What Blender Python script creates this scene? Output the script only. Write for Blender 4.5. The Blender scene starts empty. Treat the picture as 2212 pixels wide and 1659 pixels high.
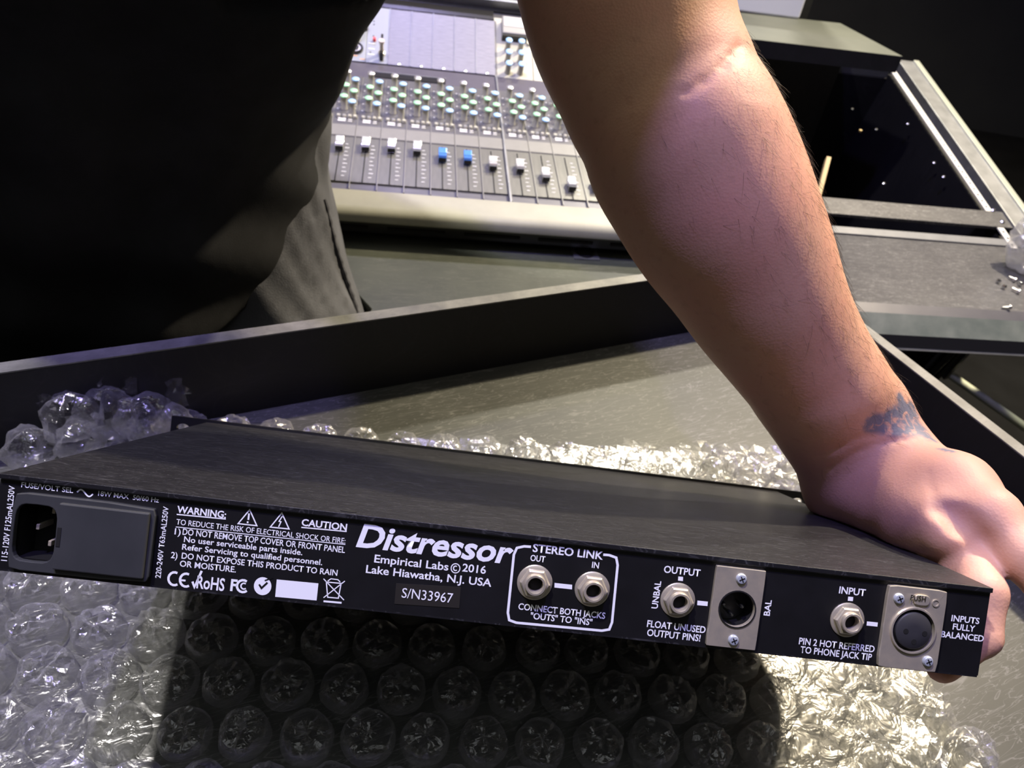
import bpy, bmesh, math, random
import numpy as np
from mathutils import Vector, Matrix
random.seed(7); rng = np.random.default_rng(11)
S = bpy.context.scene; COL = S.collection
R = math.radians
# ------------------------------------------------------------------ camera
CAM = np.array([0, 0, 1.19])
PITCH, ROLL, F = R(38.96), R(9.417), 1597.0
_fw = np.array([0, math.cos(PITCH), -math.sin(PITCH)]); _r0 = np.array([1., 0, 0]); _u0 = np.cross(_r0, _fw)
RT = math.cos(ROLL)*_r0 + math.sin(ROLL)*_u0; UP = -math.sin(ROLL)*_r0 + math.cos(ROLL)*_u0; FW = _fw
cd = bpy.data.cameras.new('camera'); cam = bpy.data.objects.new('camera', cd); COL.objects.link(cam)
cam.matrix_world = Matrix(((RT[0], UP[0], -FW[0], 0), (RT[1], UP[1], -FW[1], 0), (RT[2], UP[2], -FW[2], 1.19), (0, 0, 0, 1)))
cd.sensor_width = 36; cd.lens = 36*F/2212; cd.clip_start = .01; S.camera = cam
cd.dof.use_dof = True; cd.dof.focus_distance = .345; cd.dof.aperture_fstop = 18.0
def ray(u, v): return RT*((u-1106)/F) - UP*((v-829.5)/F) + FW
def atz(u, v, z): d = ray(u, v); return CAM + d*(z-CAM[2])/d[2]
def atd(u, v, dep): return CAM + ray(u, v)*dep
def atp(u, v, p, n): d = ray(u, v); return CAM + d*(np.dot(np.array(p)-CAM, n)/np.dot(d, n))
# ------------------------------------------------------------------ world, lights, exposure
w = bpy.data.worlds.new('world'); S.world = w; w.use_nodes = True
w.node_tree.nodes['Background'].inputs[0].default_value = (.75, .8, 1, 1); w.node_tree.nodes['Background'].inputs[1].default_value = .03
S.view_settings.view_transform = 'Standard'; S.view_settings.look = 'None'; S.view_settings.gamma = 1; S.view_settings.use_curve_mapping = False
S.view_settings.exposure = 0.0
def lamp(name, loc, tgt, power, col, size, spot=None, shape='DISK', sizey=None):
    if spot:
        L = bpy.data.lights.new(name, 'SPOT'); L.spot_size = R(spot); L.spot_blend = .5; L.shadow_soft_size = size
    else:
        L = bpy.data.lights.new(name, 'AREA'); L.shape = shape; L.size = size
        if sizey: L.size_y = sizey
    L.energy = power; L.color = col
    o = bpy.data.objects.new(name, L); COL.objects.link(o); o.location = loc
    o.rotation_euler = (Vector(tgt)-Vector(loc)).to_track_quat('-Z', 'Y').to_euler()
    return o
lamp('ceiling_lamp', (1.18, 1.80, 2.8), (.1, .5, .75), 132, (1, .85, .60), .11)
lamp('ceiling_lamp', (.5, 2.5, 2.75), (.1, .5, .75), 50, (1, .92, .76), .10)
lamp('stage_lamp', (-.25, .30, 2.85), (.1, .4, .75), 32, (.38, .31, 1), .07)
lamp('stage_lamp', (-.5, 2.3, 2.7), (-.2, 1.3, .8), 11, (.55, .50, 1), .15)
lamp('ceiling_lamp', (-.75, .47, 2.8), (-.1, .15, .75), 46, (1, .95, .90), .08)
lamp('soft_fill_light', (.2, .2, 2.95), (.2, .2, 0), 12, (.9, .95, 1), 2.4, shape='SQUARE')  # broad dim fill light, added to soften the shadows; no real fixture

# ------------------------------------------------------------------ helpers
def tag(o, label=None, cat=None, group=None, kind=None):
    if label: o['label'] = label
    if cat: o['category'] = cat
    if group: o['group'] = group
    if kind: o['kind'] = kind
    return o
def empty(name, loc=(0, 0, 0), mat=None):
    o = bpy.data.objects.new(name, None); COL.objects.link(o); o.empty_display_size = .05
    if mat is not None: o.matrix_world = mat
    else: o.location = loc
    return o
class MB:
    def __init__(s): s.v = []; s.f = []; s.mi = []
    def add(s, vs, fs, mi=0):
        b = len(s.v); s.v += [tuple(map(float, p)) for p in vs]; s.f += [tuple(b+i for i in f) for f in fs]; s.mi += [mi]*len(fs); return s
    def box(s, lo, hi, T=None, mi=0):
        x0, y0, z0 = lo; x1, y1, z1 = hi
        vs = [(x0,y0,z0),(x1,y0,z0),(x1,y1,z0),(x0,y1,z0),(x0,y0,z1),(x1,y0,z1),(x1,y1,z1),(x0,y1,z1)]
        if T: vs = [T(*p) for p in vs]
        return s.add(vs, [(0,3,2,1),(4,5,6,7),(0,1,5,4),(1,2,6,5),(2,3,7,6),(3,0,4,7)], mi)
    def prism(s, poly, z0, z1, T=None, mi=0):
        n = len(poly); vs = [(p[0], p[1], z0) for p in poly]+[(p[0], p[1], z1) for p in poly]
        if T: vs = [T(*p) for p in vs]
        return s.add(vs, [tuple(range(n))[::-1], tuple(range(n, 2*n))]+[(i, (i+1) % n, n+(i+1) % n, n+i) for i in range(n)], mi)
    def lathe(s, prof, n=24, T=None, mi=0, cap0=True, cap1=True):   # prof: (radius, height) along +z
        vs = []
        for r, h in prof: vs += [(r*math.cos(2*math.pi*k/n), r*math.sin(2*math.pi*k/n), h) for k in range(n)]
        if T: vs = [T(*p) for p in vs]
        fs = [(j*n+k, j*n+(k+1) % n, (j+1)*n+(k+1) % n, (j+1)*n+k) for j in range(len(prof)-1) for k in range(n)]
        if cap0: fs.append(tuple(range(n))[::-1])
        if cap1: fs.append(tuple((len(prof)-1)*n+k for k in range(n)))
        return s.add(vs, fs, mi)
    def grid(s, P, mi=0):
        a, b = len(P), len(P[0]); return s.add([q for r_ in P for q in r_], [(i*b+j, i*b+j+1, (i+1)*b+j+1, (i+1)*b+j) for i in range(a-1) for j in range(b-1)], mi)
    def tube(s, pts, r, n=8, mi=0):
        pts = [np.array(p, float) for p in pts]; rings = []
        for i, p in enumerate(pts):
            d = pts[min(i+1, len(pts)-1)]-pts[max(i-1, 0)]; d /= np.linalg.norm(d)+1e-12
            a = np.cross(d, [0, 0, 1] if abs(d[2]) < .9 else [1, 0, 0]); a /= np.linalg.norm(a); b = np.cross(d, a)
            rr = r[i] if hasattr(r, '__len__') else r
            rings.append([p+rr*(a*math.cos(2*math.pi*k/n)+b*math.sin(2*math.pi*k/n)) for k in range(n)])
        vs = [q for g in rings for q in g]; m = len(pts)
        fs = [(j*n+k, j*n+(k+1) % n, (j+1)*n+(k+1) % n, (j+1)*n+k) for j in range(m-1) for k in range(n)]
        fs += [tuple(range(n))[::-1], tuple((m-1)*n+k for k in range(n))]
        return s.add(vs, fs, mi)
    def plate(s, x0, x1, z0, z1, cx, cz, r, y0, y1, n=32, rz=None, mi=0, round_=0, sq=0):   # plate in xz with a hole, from y0 (near) to y1
        rz = rz or r; w_, h_ = (x1-x0)/2, (z1-z0)/2; mx, mz = (x0+x1)/2, (z0+z1)/2
        ang = sorted(set([2*math.pi*k/n for k in range(n)]+[math.atan2(c-cz, a-cx) % (2*math.pi) for a in (x0, x1) for c in (z0, z1)]))
        out = []
        for a in ang:
            c, d = math.cos(a), math.sin(a); t = 1e9
            if c > 1e-9: t = min(t, (x1-cx)/c)
            if c < -1e-9: t = min(t, (x0-cx)/c)
            if d > 1e-9: t = min(t, (z1-cz)/d)
            if d < -1e-9: t = min(t, (z0-cz)/d)
            X, Z = cx+t*c, cz+t*d
            if round_:
                ax, az = abs(X-mx)-(w_-round_), abs(Z-mz)-(h_-round_)
                if ax > 0 and az > 0:
                    l = math.hypot(ax, az); X = mx+math.copysign(w_-round_+ax/l*round_, X-mx); Z = mz+math.copysign(h_-round_+az/l*round_, Z-mz)
            out.append((X, Z))
        m = len(ang); inn = [(cx+r*math.cos(a), cz+rz*math.sin(a)) for a in ang] if not sq else [(cx+r*math.copysign(abs(math.cos(a))**sq, math.cos(a)), cz+rz*math.copysign(abs(math.sin(a))**sq, math.sin(a))) for a in ang]
        vs = [(p[0], y0, p[1]) for p in out]+[(p[0], y0, p[1]) for p in inn]+[(p[0], y1, p[1]) for p in out]+[(p[0], y1, p[1]) for p in inn]
        fs = []
        for i in range(m):
            j = (i+1) % m
            fs += [(i, j, m+j, m+i), (2*m+j, 2*m+i, 3*m+i, 3*m+j), (j, i, 2*m+i, 2*m+j), (m+i, m+j, 3*m+j, 3*m+i)]
        return s.add(vs, fs, mi)
    def build(s, name, mats, parent=None, smooth=False, loc=None, bevel=0):
        me = bpy.data.meshes.new(name); me.from_pydata(s.v, [], s.f)
        for m in (mats if isinstance(mats, (list, tuple)) else [mats]): me.materials.append(m)
        if any(s.mi): me.polygons.foreach_set('material_index', s.mi)
        bm = bmesh.new(); bm.from_mesh(me); bmesh.ops.recalc_face_normals(bm, faces=bm.faces)
        if bevel:
            bmesh.ops.bevel(bm, geom=[e for e in bm.edges if e.is_manifold and e.calc_face_angle(0) > .6], offset=bevel, segments=2, affect='EDGES', profile=.5)
        bm.to_mesh(me); bm.free()
        if smooth:
            me.polygons.foreach_set('use_smooth', [True]*len(me.polygons))
            if smooth != 'all': me.set_sharp_from_angle(angle=R(40))
        return link(name, me, parent, loc)
def link(name, me, parent=None, loc=None):
    o = bpy.data.objects.new(name, me); COL.objects.link(o)
    if parent: o.parent = parent
    if loc is not None: o.location = loc
    return o
def copy(o, parent=None, loc=None, rot=None):
    c = o.copy(); COL.objects.link(c)
    if parent: c.parent = parent
    if loc is not None: c.location = loc
    if rot is not None: c.rotation_euler = rot
    return c
# ------------------------------------------------------------------ materials
def mat(name, col, rough=.5, metal=0, noise=None, col2=None, bump=None, spec=.5, scratch=None, detail=4, coat=0, stretch=(1, 1, 1), thresh=(.35, .7), sss=0):
    m = bpy.data.materials.new(name); m.use_nodes = True; nt = m.node_tree; N = nt.nodes; L = nt.links
    b = N['Principled BSDF']; b.inputs['Base Color'].default_value = (*col, 1); b.inputs['Roughness'].default_value = rough
    b.inputs['Metallic'].default_value = metal; b.inputs['Specular IOR Level'].default_value = spec; b.inputs['Coat Weight'].default_value = coat
    if sss: b.inputs['Subsurface Weight'].default_value = sss; b.inputs['Subsurface Radius'].default_value = (.006, .002, .001); b.inputs['Subsurface Scale'].default_value = 1
    tc = N.new('ShaderNodeTexCoord'); mp = N.new('ShaderNodeMapping'); mp.inputs['Scale'].default_value = stretch; L.new(tc.outputs['Object'], mp.inputs[0])
    last = None
    if noise:
        n = N.new('ShaderNodeTexNoise'); n.inputs['Scale'].default_value = noise; n.inputs['Detail'].default_value = detail; n.inputs['Roughness'].default_value = .6
        L.new(mp.outputs[0], n.inputs[0]); rp = N.new('ShaderNodeValToRGB'); rp.color_ramp.elements[0].position = thresh[0]; rp.color_ramp.elements[1].position = thresh[1]
        rp.color_ramp.elements[0].color = (*col, 1); rp.color_ramp.elements[1].color = (*(col2 or col), 1)
        L.new(n.outputs[0], rp.inputs[0]); last = rp.outputs[0]
    if scratch:   # (scale, colour, amount): thin worn lines and specks
        for k, sc in enumerate((1, 1.7)):
            v = N.new('ShaderNodeTexNoise'); v.inputs['Scale'].default_value = scratch[0]*sc; v.inputs['Detail'].default_value = 2; v.inputs['Distortion'].default_value = 1.5
            mp2 = N.new('ShaderNodeMapping'); mp2.inputs['Rotation'].default_value = (0, 0, .6+1.3*k); mp2.inputs['Scale'].default_value = (1, 7, 1); L.new(tc.outputs['Object'], mp2.inputs[0]); L.new(mp2.outputs[0], v.inputs[0])
            r2 = N.new('ShaderNodeValToRGB'); e = r2.color_ramp.elements; e[0].position = .485; e[1].position = .50; e[0].color = (0, 0, 0, 1); e[1].color = (1, 1, 1, 1); x = e.new(.515); x.color = (0, 0, 0, 1)
            L.new(v.outputs[0], r2.inputs[0]); mm = N.new('ShaderNodeMath'); mm.operation = 'MULTIPLY'; mm.inputs[1].default_value = scratch[2]; L.new(r2.outputs[0], mm.inputs[0])
            mx = N.new('ShaderNodeMixRGB'); mx.inputs[1].default_value = (*col, 1); mx.inputs[2].default_value = (*scratch[1], 1); L.new(mm.outputs[0], mx.inputs[0])
            if last: L.new(last, mx.inputs[1])
            last = mx.outputs[0]
        sp = N.new('ShaderNodeTexVoronoi'); sp.inputs['Scale'].default_value = scratch[0]*9; L.new(tc.outputs['Object'], sp.inputs[0])
        r3 = N.new('ShaderNodeValToRGB'); e = r3.color_ramp.elements; e[0].position = .05; e[1].position = .12; e[0].color = (1, 1, 1, 1); e[1].color = (0, 0, 0, 1); L.new(sp.outputs[0], r3.inputs[0])
        mm = N.new('ShaderNodeMath'); mm.operation = 'MULTIPLY'; mm.inputs[1].default_value = scratch[2]; L.new(r3.outputs[0], mm.inputs[0])
        mx = N.new('ShaderNodeMixRGB'); mx.inputs[2].default_value = (*scratch[1], 1); L.new(mm.outputs[0], mx.inputs[0]); L.new(last, mx.inputs[1]); last = mx.outputs[0]
    if last: L.new(last, b.inputs['Base Color'])
    if bump:
        n = N.new('ShaderNodeTexNoise'); n.inputs['Scale'].default_value = bump[0]; n.inputs['Detail'].default_value = 5; L.new(mp.outputs[0], n.inputs[0])
        bp = N.new('ShaderNodeBump'); bp.inputs['Strength'].default_value = bump[1]; bp.inputs['Distance'].default_value = bump[2] if len(bump) > 2 else .001
        L.new(n.outputs[0], bp.inputs['Height']); L.new(bp.outputs[0], b.inputs['Normal'])
    return m
M_room = mat('dark_wall_paint', (.012, .013, .012), .8, noise=3, col2=(.018, .019, .017))
M_curtain = mat('dark_trim', (.03, .032, .036), .7, noise=8, col2=(.02, .02, .024))
M_floor = mat('dark_floor', (.008, .008, .007), .9, noise=6, col2=(.012, .012, .011), spec=.1)
M_lam = mat('grey_laminate', (.036, .038, .033), .50, noise=9, col2=(.058, .060, .052), spec=.35, scratch=(14, (.20, .20, .19), .4), detail=8)
M_desk = mat('desk_laminate', (.034, .039, .031), .38, noise=7, col2=(.062, .068, .055), scratch=(11, (.13, .13, .12), .3), detail=8)
M_black = mat('black_painted_board', (.004, .004, .006), .5, noise=6, col2=(.007, .007, .009), spec=.35, scratch=(9, (.04, .04, .05), .10))
M_rim = mat('worn_rim', (.10, .10, .09), .4, noise=30, col2=(.20, .20, .18), scratch=(30, (.06, .06, .06), .5))
M_alu = mat('aluminium', (.34, .35, .38), .40, .85, noise=40, col2=(.24, .25, .27), detail=6)
M_alud = mat('dusty_dark_metal', (.048, .048, .054), .42, .3, noise=14, col2=(.068, .068, .073), scratch=(20, (.3, .3, .3), .4), detail=8)
M_rail = mat('dull_rail', (.11, .115, .13), .45, .3, noise=30, col2=(.14, .145, .16))
M_steel = mat('bright_steel', (.75, .75, .75), .22, 1)
M_nickel = mat('nickel', (.66, .59, .46), .30, .6, noise=120, col2=(.52, .48, .40), bump=(400, .1, .0002))
M_chassis = mat('black_powder_coat', (.007, .007, .009), .42, noise=60, col2=(.010, .010, .012), bump=(1500, .28, .0003), scratch=(25, (.10, .10, .11), .25))
M_panel = mat('black_panel_paint', (.006, .006, .007), .38, noise=50, col2=(.009, .009, .011), bump=(1600, .12, .0002))
M_void = mat('black_void', (.002, .002, .002), .9)
M_bplast = mat('black_plastic', (.014, .014, .015), .3); M_insert = mat('socket_insert_plastic', (.035, .035, .04), .4); M_zinc = mat('zinc_screw', (.5, .55, .64), .3, .4)
M_gplast = mat('dark_grey_plastic', (.035, .037, .04), .35, noise=40, col2=(.045, .047, .05))
M_ink = mat('white_ink', (.85, .87, .92), .5)
M_label = mat('serial_label', (.022, .020, .018), .4)
M_con = mat('console_grey', (.10, .10, .112), .36, .35, noise=30, col2=(.13, .13, .142), stretch=(1, 8, 1))
M_conl = mat('console_fader_panel', (.135, .137, .125), .36, .45, noise=25, col2=(.17, .17, .155), stretch=(8, 1, 1))
M_band = mat('console_band', (.19, .19, .18), .4, .3, noise=25, col2=(.22, .22, .21))
M_cream = mat('cream_armrest', (.22, .22, .175), .5, noise=25, col2=(.25, .25, .20))
M_brush = mat('brushed_module', (.16, .16, .21), .42, .4, noise=60, col2=(.22, .22, .275), stretch=(1, 9, 1), detail=8)
M_mod = mat('module_face', (.24, .26, .30), .4, .2)
M_knob = mat('knob_body', (.30, .30, .27), .45, noise=40, col2=(.36, .36, .33))
M_green = mat('green_cap', (.30, .62, .38), .4); M_blue = mat('blue_cap', (.30, .52, .85), .4); M_silver = mat('silver_cap', (.8, .8, .8), .25, .8)
M_white = mat('white_plastic', (.36, .36, .32), .35); M_red = mat('red_cap', (.7, .08, .1), .4); M_orange = mat('orange_print', (.8, .4, .15), .5)
M_chrome = mat('fader_chrome', (.82, .84, .86), .18, .7); M_fblue = mat('fader_blue', (.12, .32, .9), .15, .5)
M_wood = mat('pale_wood', (.52, .40, .20), .6, noise=20, col2=(.42, .31, .15), stretch=(1, 1, .1))
M_shirt = mat('black_cotton', (.018, .018, .019), .95, noise=30, col2=(.024, .024, .026), bump=(900, .25, .0006), spec=.15)
M_jean = mat('grey_denim', (.065, .066, .076), .9, noise=14, col2=(.105, .107, .12), bump=(700, .5, .0008), spec=.2)
M_seam = mat('denim_seam', (.07, .07, .08), .9, bump=(500, .6, .001), spec=.2)
M_whitebox = mat('white_enamel', (.75, .77, .76), .5)
M_grn = mat('grey_green_top', (.055, .062, .048), .55, noise=6, col2=(.09, .098, .078), detail=8)
M_hair = mat('dark_hair', (.02, .014, .010), .5)
M_glow = mat('pale_tube', (.62, .66, .52), .5)
# clear film: mostly see-through, glossy at glancing angles
def film_mat(name, milk, gl, rough=.12, bump=None):
    m = bpy.data.materials.new(name); m.use_nodes = True; nt = m.node_tree; N = nt.nodes; L = nt.links; N.clear()
    o = N.new('ShaderNodeOutputMaterial'); t = N.new('ShaderNodeBsdfTransparent'); t.inputs[0].default_value = (.97, .97, .97, 1)
    g = N.new('ShaderNodeBsdfGlossy'); g.inputs['Roughness'].default_value = rough; g.inputs[0].default_value = (1, 1, 1, 1)
    d = N.new('ShaderNodeBsdfTranslucent'); d.inputs[0].default_value = (.8, .8, .82, 1); df = N.new('ShaderNodeBsdfDiffuse'); df.inputs[0].default_value = (.8, .8, .82, 1)
    ad = N.new('ShaderNodeMixShader'); L.new(d.outputs[0], ad.inputs[1]); L.new(df.outputs[0], ad.inputs[2])
    lw = N.new('ShaderNodeLayerWeight'); lw.inputs[0].default_value = .35
    mr = N.new('ShaderNodeMapRange'); mr.inputs[3].default_value = gl[0]; mr.inputs[4].default_value = gl[1]; L.new(lw.outputs['Facing'], mr.inputs[0])
    m2 = N.new('ShaderNodeMapRange'); m2.inputs[3].default_value = milk[0]; m2.inputs[4].default_value = milk[1]; L.new(lw.outputs['Facing'], m2.inputs[0])
    x1 = N.new('ShaderNodeMixShader'); L.new(m2.outputs[0], x1.inputs[0]); L.new(t.outputs[0], x1.inputs[1]); L.new(ad.outputs[0], x1.inputs[2])
    x2 = N.new('ShaderNodeMixShader'); L.new(mr.outputs[0], x2.inputs[0]); L.new(x1.outputs[0], x2.inputs[1]); L.new(g.outputs[0], x2.inputs[2])
    if bump:
        tc = N.new('ShaderNodeTexCoord'); n = N.new('ShaderNodeTexNoise'); n.inputs['Scale'].default_value = bump[0]; n.inputs['Distortion'].default_value = 1.2; n.inputs['Detail'].default_value = 3
        L.new(tc.outputs['Object'], n.inputs[0]); bp = N.new('ShaderNodeBump'); bp.inputs['Strength'].default_value = bump[1]; bp.inputs['Distance'].default_value = .002
        L.new(n.outputs[0], bp.inputs['Height'])
        for q in (g, d, df): L.new(bp.outputs[0], q.inputs['Normal'])
    L.new(x2.outputs[0], o.inputs[0]); return m
M_film = film_mat('bubble_film', (.014, .50), (.06, .70), .12, (160, .6))
M_thick = film_mat('layered_film', (.14, .6), (.12, .7), .12, (140, .8))
M_base = film_mat('wrap_sheet_film', (.02, .08), (.03, .18), .2, (60, .6))

# ------------------------------------------------------------------ room
def struct(name, lo, hi, m): o = MB().box(lo, hi).build(name, m); o['kind'] = 'structure'; return o
struct('floor', (-3, -2.5, -.1), (3.6, 5, 0), M_floor)
struct('ceiling', (-3, -2.5, 3.0), (3.6, 5, 3.1), mat('ceiling_paint', (.6, .6, .58), .8))
struct('wall_back', (-3, 4.4, 0), (3.6, 4.5, 3), M_room)
struct('wall_front', (-3, -2.5, 0), (3.6, -2.4, 3), M_room)
struct('wall_left', (-3, -2.4, 0), (-2.9, 4.4, 3), M_room)
struct('wall_right', (2.9, -2.4, 0), (3.0, 4.4, 3), M_room)

# ------------------------------------------------------------------ tray
tt = np.array([math.cos(R(30.49)), math.sin(R(30.49)), 0]); tn = np.array([tt[1], -tt[0], 0])
a0 = atz(500, 897, .75); K = None
# inner corner: far wall meets right wall; right wall rim outer edge passes (1870,700)-(2212,965) at z=.827
q = atz(2040, 832, .827); K = a0 + tt*(np.dot(q-a0, tt)-.012); K[2] = .75
TM = Matrix(((tt[0], -tn[0], 0, K[0]), (tt[1], -tn[1], 0, K[1]), (0, 0, 1, .75), (0, 0, 0, 1)))  # x along the far wall, y away from camera
tray = empty('open_tray', mat=TM); tag(tray, 'large black open tray with a scuffed grey floor under the bubble wrap', 'tray')
TL, TD = 1.0, .62
MB().box((-TL, -TD, -.012), (0, 0, 0)).build('tray_floor', M_lam, tray)
def wall(name, lo, hi):
    MB().box(lo, hi).build(name, M_black, tray, bevel=.0006)
    MB().box((lo[0], lo[1], hi[2]), (hi[0], hi[1], hi[2]+.0012)).build('rim', M_rim, tray)
wall('side_wall', (-TL, 0, -.05), (.012, .012, .076)); wall('side_wall', (0, -TD, -.05), (.012, 0, .076))
wall('side_wall', (-TL-.012, -TD, -.05), (-TL, .012, .076)); wall('side_wall', (-TL, -TD-.012, -.05), (.012, -TD, .076))

# ------------------------------------------------------------------ desk
yc = R(11.19); cX = np.array([math.cos(yc), math.sin(yc), 0]); cH = np.array([-math.sin(yc), math.cos(yc), 0])
D0 = atz(1775, 500, .70)
DM = Matrix(((cX[0], cH[0], 0, D0[0]), (cX[1], cH[1], 0, D0[1]), (0, 0, 1, .70), (0, 0, 0, 1)))
def dloc(p): d = np.array(p)-D0; return np.dot(d, cX), np.dot(d, cH)
desk = empty('studio_desk', mat=DM); tag(desk, 'dusty dark studio desk under the mixing console and the equipment bay', 'desk')
e1 = dloc(atz(1830, 650, .70))[1]; e2 = dloc(atz(1845, 672, .694))[1]
pl = [dloc(p) for p in [(-.178, .52, 0), (.16, .45, 0), (.24, .72, 0), (-.42, 1.2, 0), (-.34, .86, 0), (-.25, .785, 0), (-.174, .70, 0)]]
poly = pl[:2]+[(pl[2][0], e1)]+[(-.12, e1), (-.12, .9), (dloc((-.45, 1.6, 0))[0], .9)]+pl[3:]
MB().prism(poly, -.025, 0).build('desktop', M_desk, desk, bevel=.0008)
RW = .42   # right end of the bay
MB().box((-.12, e1, -.022), (RW+.1, .02, 0)).build('shelf', M_alud, desk)
# rolled front edge: bevel, face, black underside, thin light lip
def strip(name, y0, z0, y1, z1, m, t=.004): 
    n = np.array([-(z1-z0), (y1-y0)]); n = n/np.linalg.norm(n)*t
    if n[1] > 0 or (abs(n[1]) < 1e-6 and n[0] < 0): n = -n
    MB().prism([(y0, z0), (y1, z1), (y1+n[0], z1+n[1]), (y0+n[0], z0+n[1])], -.12, RW+.14, T=lambda a, b, c: (c, a, b)).build(name, m, desk)
M_bev = mat('bevel_paint', (.05, .05, .065), .4, .3, noise=14, col2=(.07, .07, .085)); M_face = mat('scuffed_edge', (.07, .085, .08), .5, noise=26, col2=(.12, .135, .125), detail=8)
strip('edge_bevel', e1, 0, e2, -.006, M_bev); 
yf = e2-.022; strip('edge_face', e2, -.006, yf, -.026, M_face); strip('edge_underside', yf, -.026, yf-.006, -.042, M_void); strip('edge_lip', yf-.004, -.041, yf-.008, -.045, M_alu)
# cable hole with pale lining
h0 = dloc(atz(1262, 545, .70)); MB().plate(-.018, .018, -.022, .022, 0, 0, .014, -.001, .0005, rz=.019).build('cable_hole_ring', M_alu, desk, loc=(h0[0], h0[1], .001)).rotation_euler = (R(-90), 0, 0)
MB().prism([(.012*math.cos(a), .017*math.sin(a)) for a in np.linspace(0, 2*math.pi, 20, endpoint=False)], .0004, .0012).build('cable_hole', M_void, desk, loc=(h0[0], h0[1], .0008))
# legs and braces below
for x0 in (-.78, .40): MB().box((x0, .3, -.70), (x0+.06, .8, -.025)).build('leg', M_black, desk)

# ------------------------------------------------------------------ equipment bay
tb = R(13); bY = cH*math.cos(tb)+np.array([0, 0, math.sin(tb)]); bN = np.cross(cX, bY)
B0 = D0+np.array([0, 0, .004])
BM = Matrix(((cX[0], bY[0], bN[0], B0[0]), (cX[1], bY[1], bN[1], B0[1]), (cX[2], bY[2], bN[2], B0[2]), (0, 0, 0, 1)))
def bl(u, v): d = atp(u, v, B0, bN)-B0; return np.dot(d, cX), np.dot(d, bY)
bay = empty('equipment_bay', mat=BM); tag(bay, 'empty sloping rack bay with aluminium rails to the right of the forearm', 'rack')
i1 = bl(1925, 165); i2 = bl(2140, 460); o1 = bl(1990, 150); o2 = bl(2212, 475)
xr = (i1[0]+i2[0])/2; xo = (o1[0]+o2[0])/2; vt = bl(1940, 150)[1]; vb1 = bl(1750, 425)[1]; vb0 = bl(1760, 460)[1]
xl = xr-.465
def bb(name, lo, hi, m, bevel=.0006): return MB().box(lo, hi).build(name, m, bay, bevel=bevel)
bb('top_rail', (xl-.06, vt, -.02), (xr+.006, vt+.034, .010), M_alu)
bb('blank_panel', (xl-.06, vb0, -.004), (xr+.03, vb1, .002), M_alud)
bb('lower_rail', (xl-.06, bl(1775, 500)[1], -.03), (xr+.04, bl(1770, 485)[1], .0), M_rail)
# right hand side: perforated strip, dark channel, outer rail with bright edge
st = MB(); n_h = 34; v0, v1 = -.012, vt
for k in range(n_h):
    za, zb = v0+(v1-v0)*k/n_h, v0+(v1-v0)*(k+1)/n_h
    st.plate(xr, xr+.012, za, zb, xr+.006, (za+zb)/2, .0027, -.002, 0, n=10)
o = st.build('perforated_strip', mat('strip_zinc', (.5, .5, .5), .5, .2), bay); o.rotation_euler = (R(-90), 0, 0); o.location = (0, 0, -.001)
bb('channel', (xr+.012, -.01, -.03), (xr+.032, vt, -.012), M_black)
bb('outer_rail', (xr+.030, -.012, -.03), (xo-.008, vt+.03, .006), M_alu)
bb('bright_edge', (xo-.008, -.012, -.03), (xo+.004, vt+.03, .009), mat('bright_alu', (.42, .44, .38), .35, .5))
bb('side_panel', (xo+.004, -.02, -.66), (xo+.016, vt+.04, -.002), M_black)
bb('interior_side', (xr+.006, .02, -.40), (xr+.012, vt, -.012), M_black)
bb('interior_back', (xl-.06, vt-.004, -.40), (xr+.01, vt+.004, -.02), M_black)
bb('interior_floor', (xl-.06, .06, -.402), (xr+.012, vt, -.39), M_void)
bb('interior_side', (xl-.066, .02, -.40), (xl-.06, vt, -.012), M_black)
bo = MB().lathe([(.004, 0), (.004, .0015), (.0025, .003)], 10).build('bolt', M_steel, bay, smooth=True, loc=(*bl(2143, 457), .002))
for p, z in [(bl(2163, 482), .002)]: copy(bo, bay, (*p, z))
for px, py in [(1868, 188), (1922, 232), (1973, 249), (2031, 333), (2052, 363), (1941, 348)]:
    u, v = bl(px, py); cpb = copy(bo, bay, (min(u, xr-.002), v, -.05 if u < xr-.02 else -.02)); cpb.scale = (.8, .8, .8)
nb = MB().lathe([(.003, 0), (.003, .004)], 8).build('brass_bolt', M_wood, bay, smooth=True, loc=(*bl(1886, 236), -.05))
# wooden stick standing inside the bay
p1, p2 = bl(1764, 430), bl(1780, 372)
wa = np.array(BM @ Vector((p1[0], p1[1]+.02, -.05))); wb = np.array(BM @ Vector((p2[0]+.0, p2[1]-.02, .0)))
sk = MB().box((-.007, -.004, -.12), (.007, .004, .03)).build('wooden_stick', M_wood, bevel=.0008)
sk.location = atp(1780, 375, B0+bN*-.02, bN); dv = Vector(atp(1780, 372, B0+bN*-.02, bN)-atp(1762, 440, B0+bN*-.05, bN)); sk.rotation_euler = dv.to_track_quat('Z', 'X').to_euler()
tag(sk, 'pale wooden stick standing inside the dark rack bay beside the forearm', 'stick')
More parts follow.
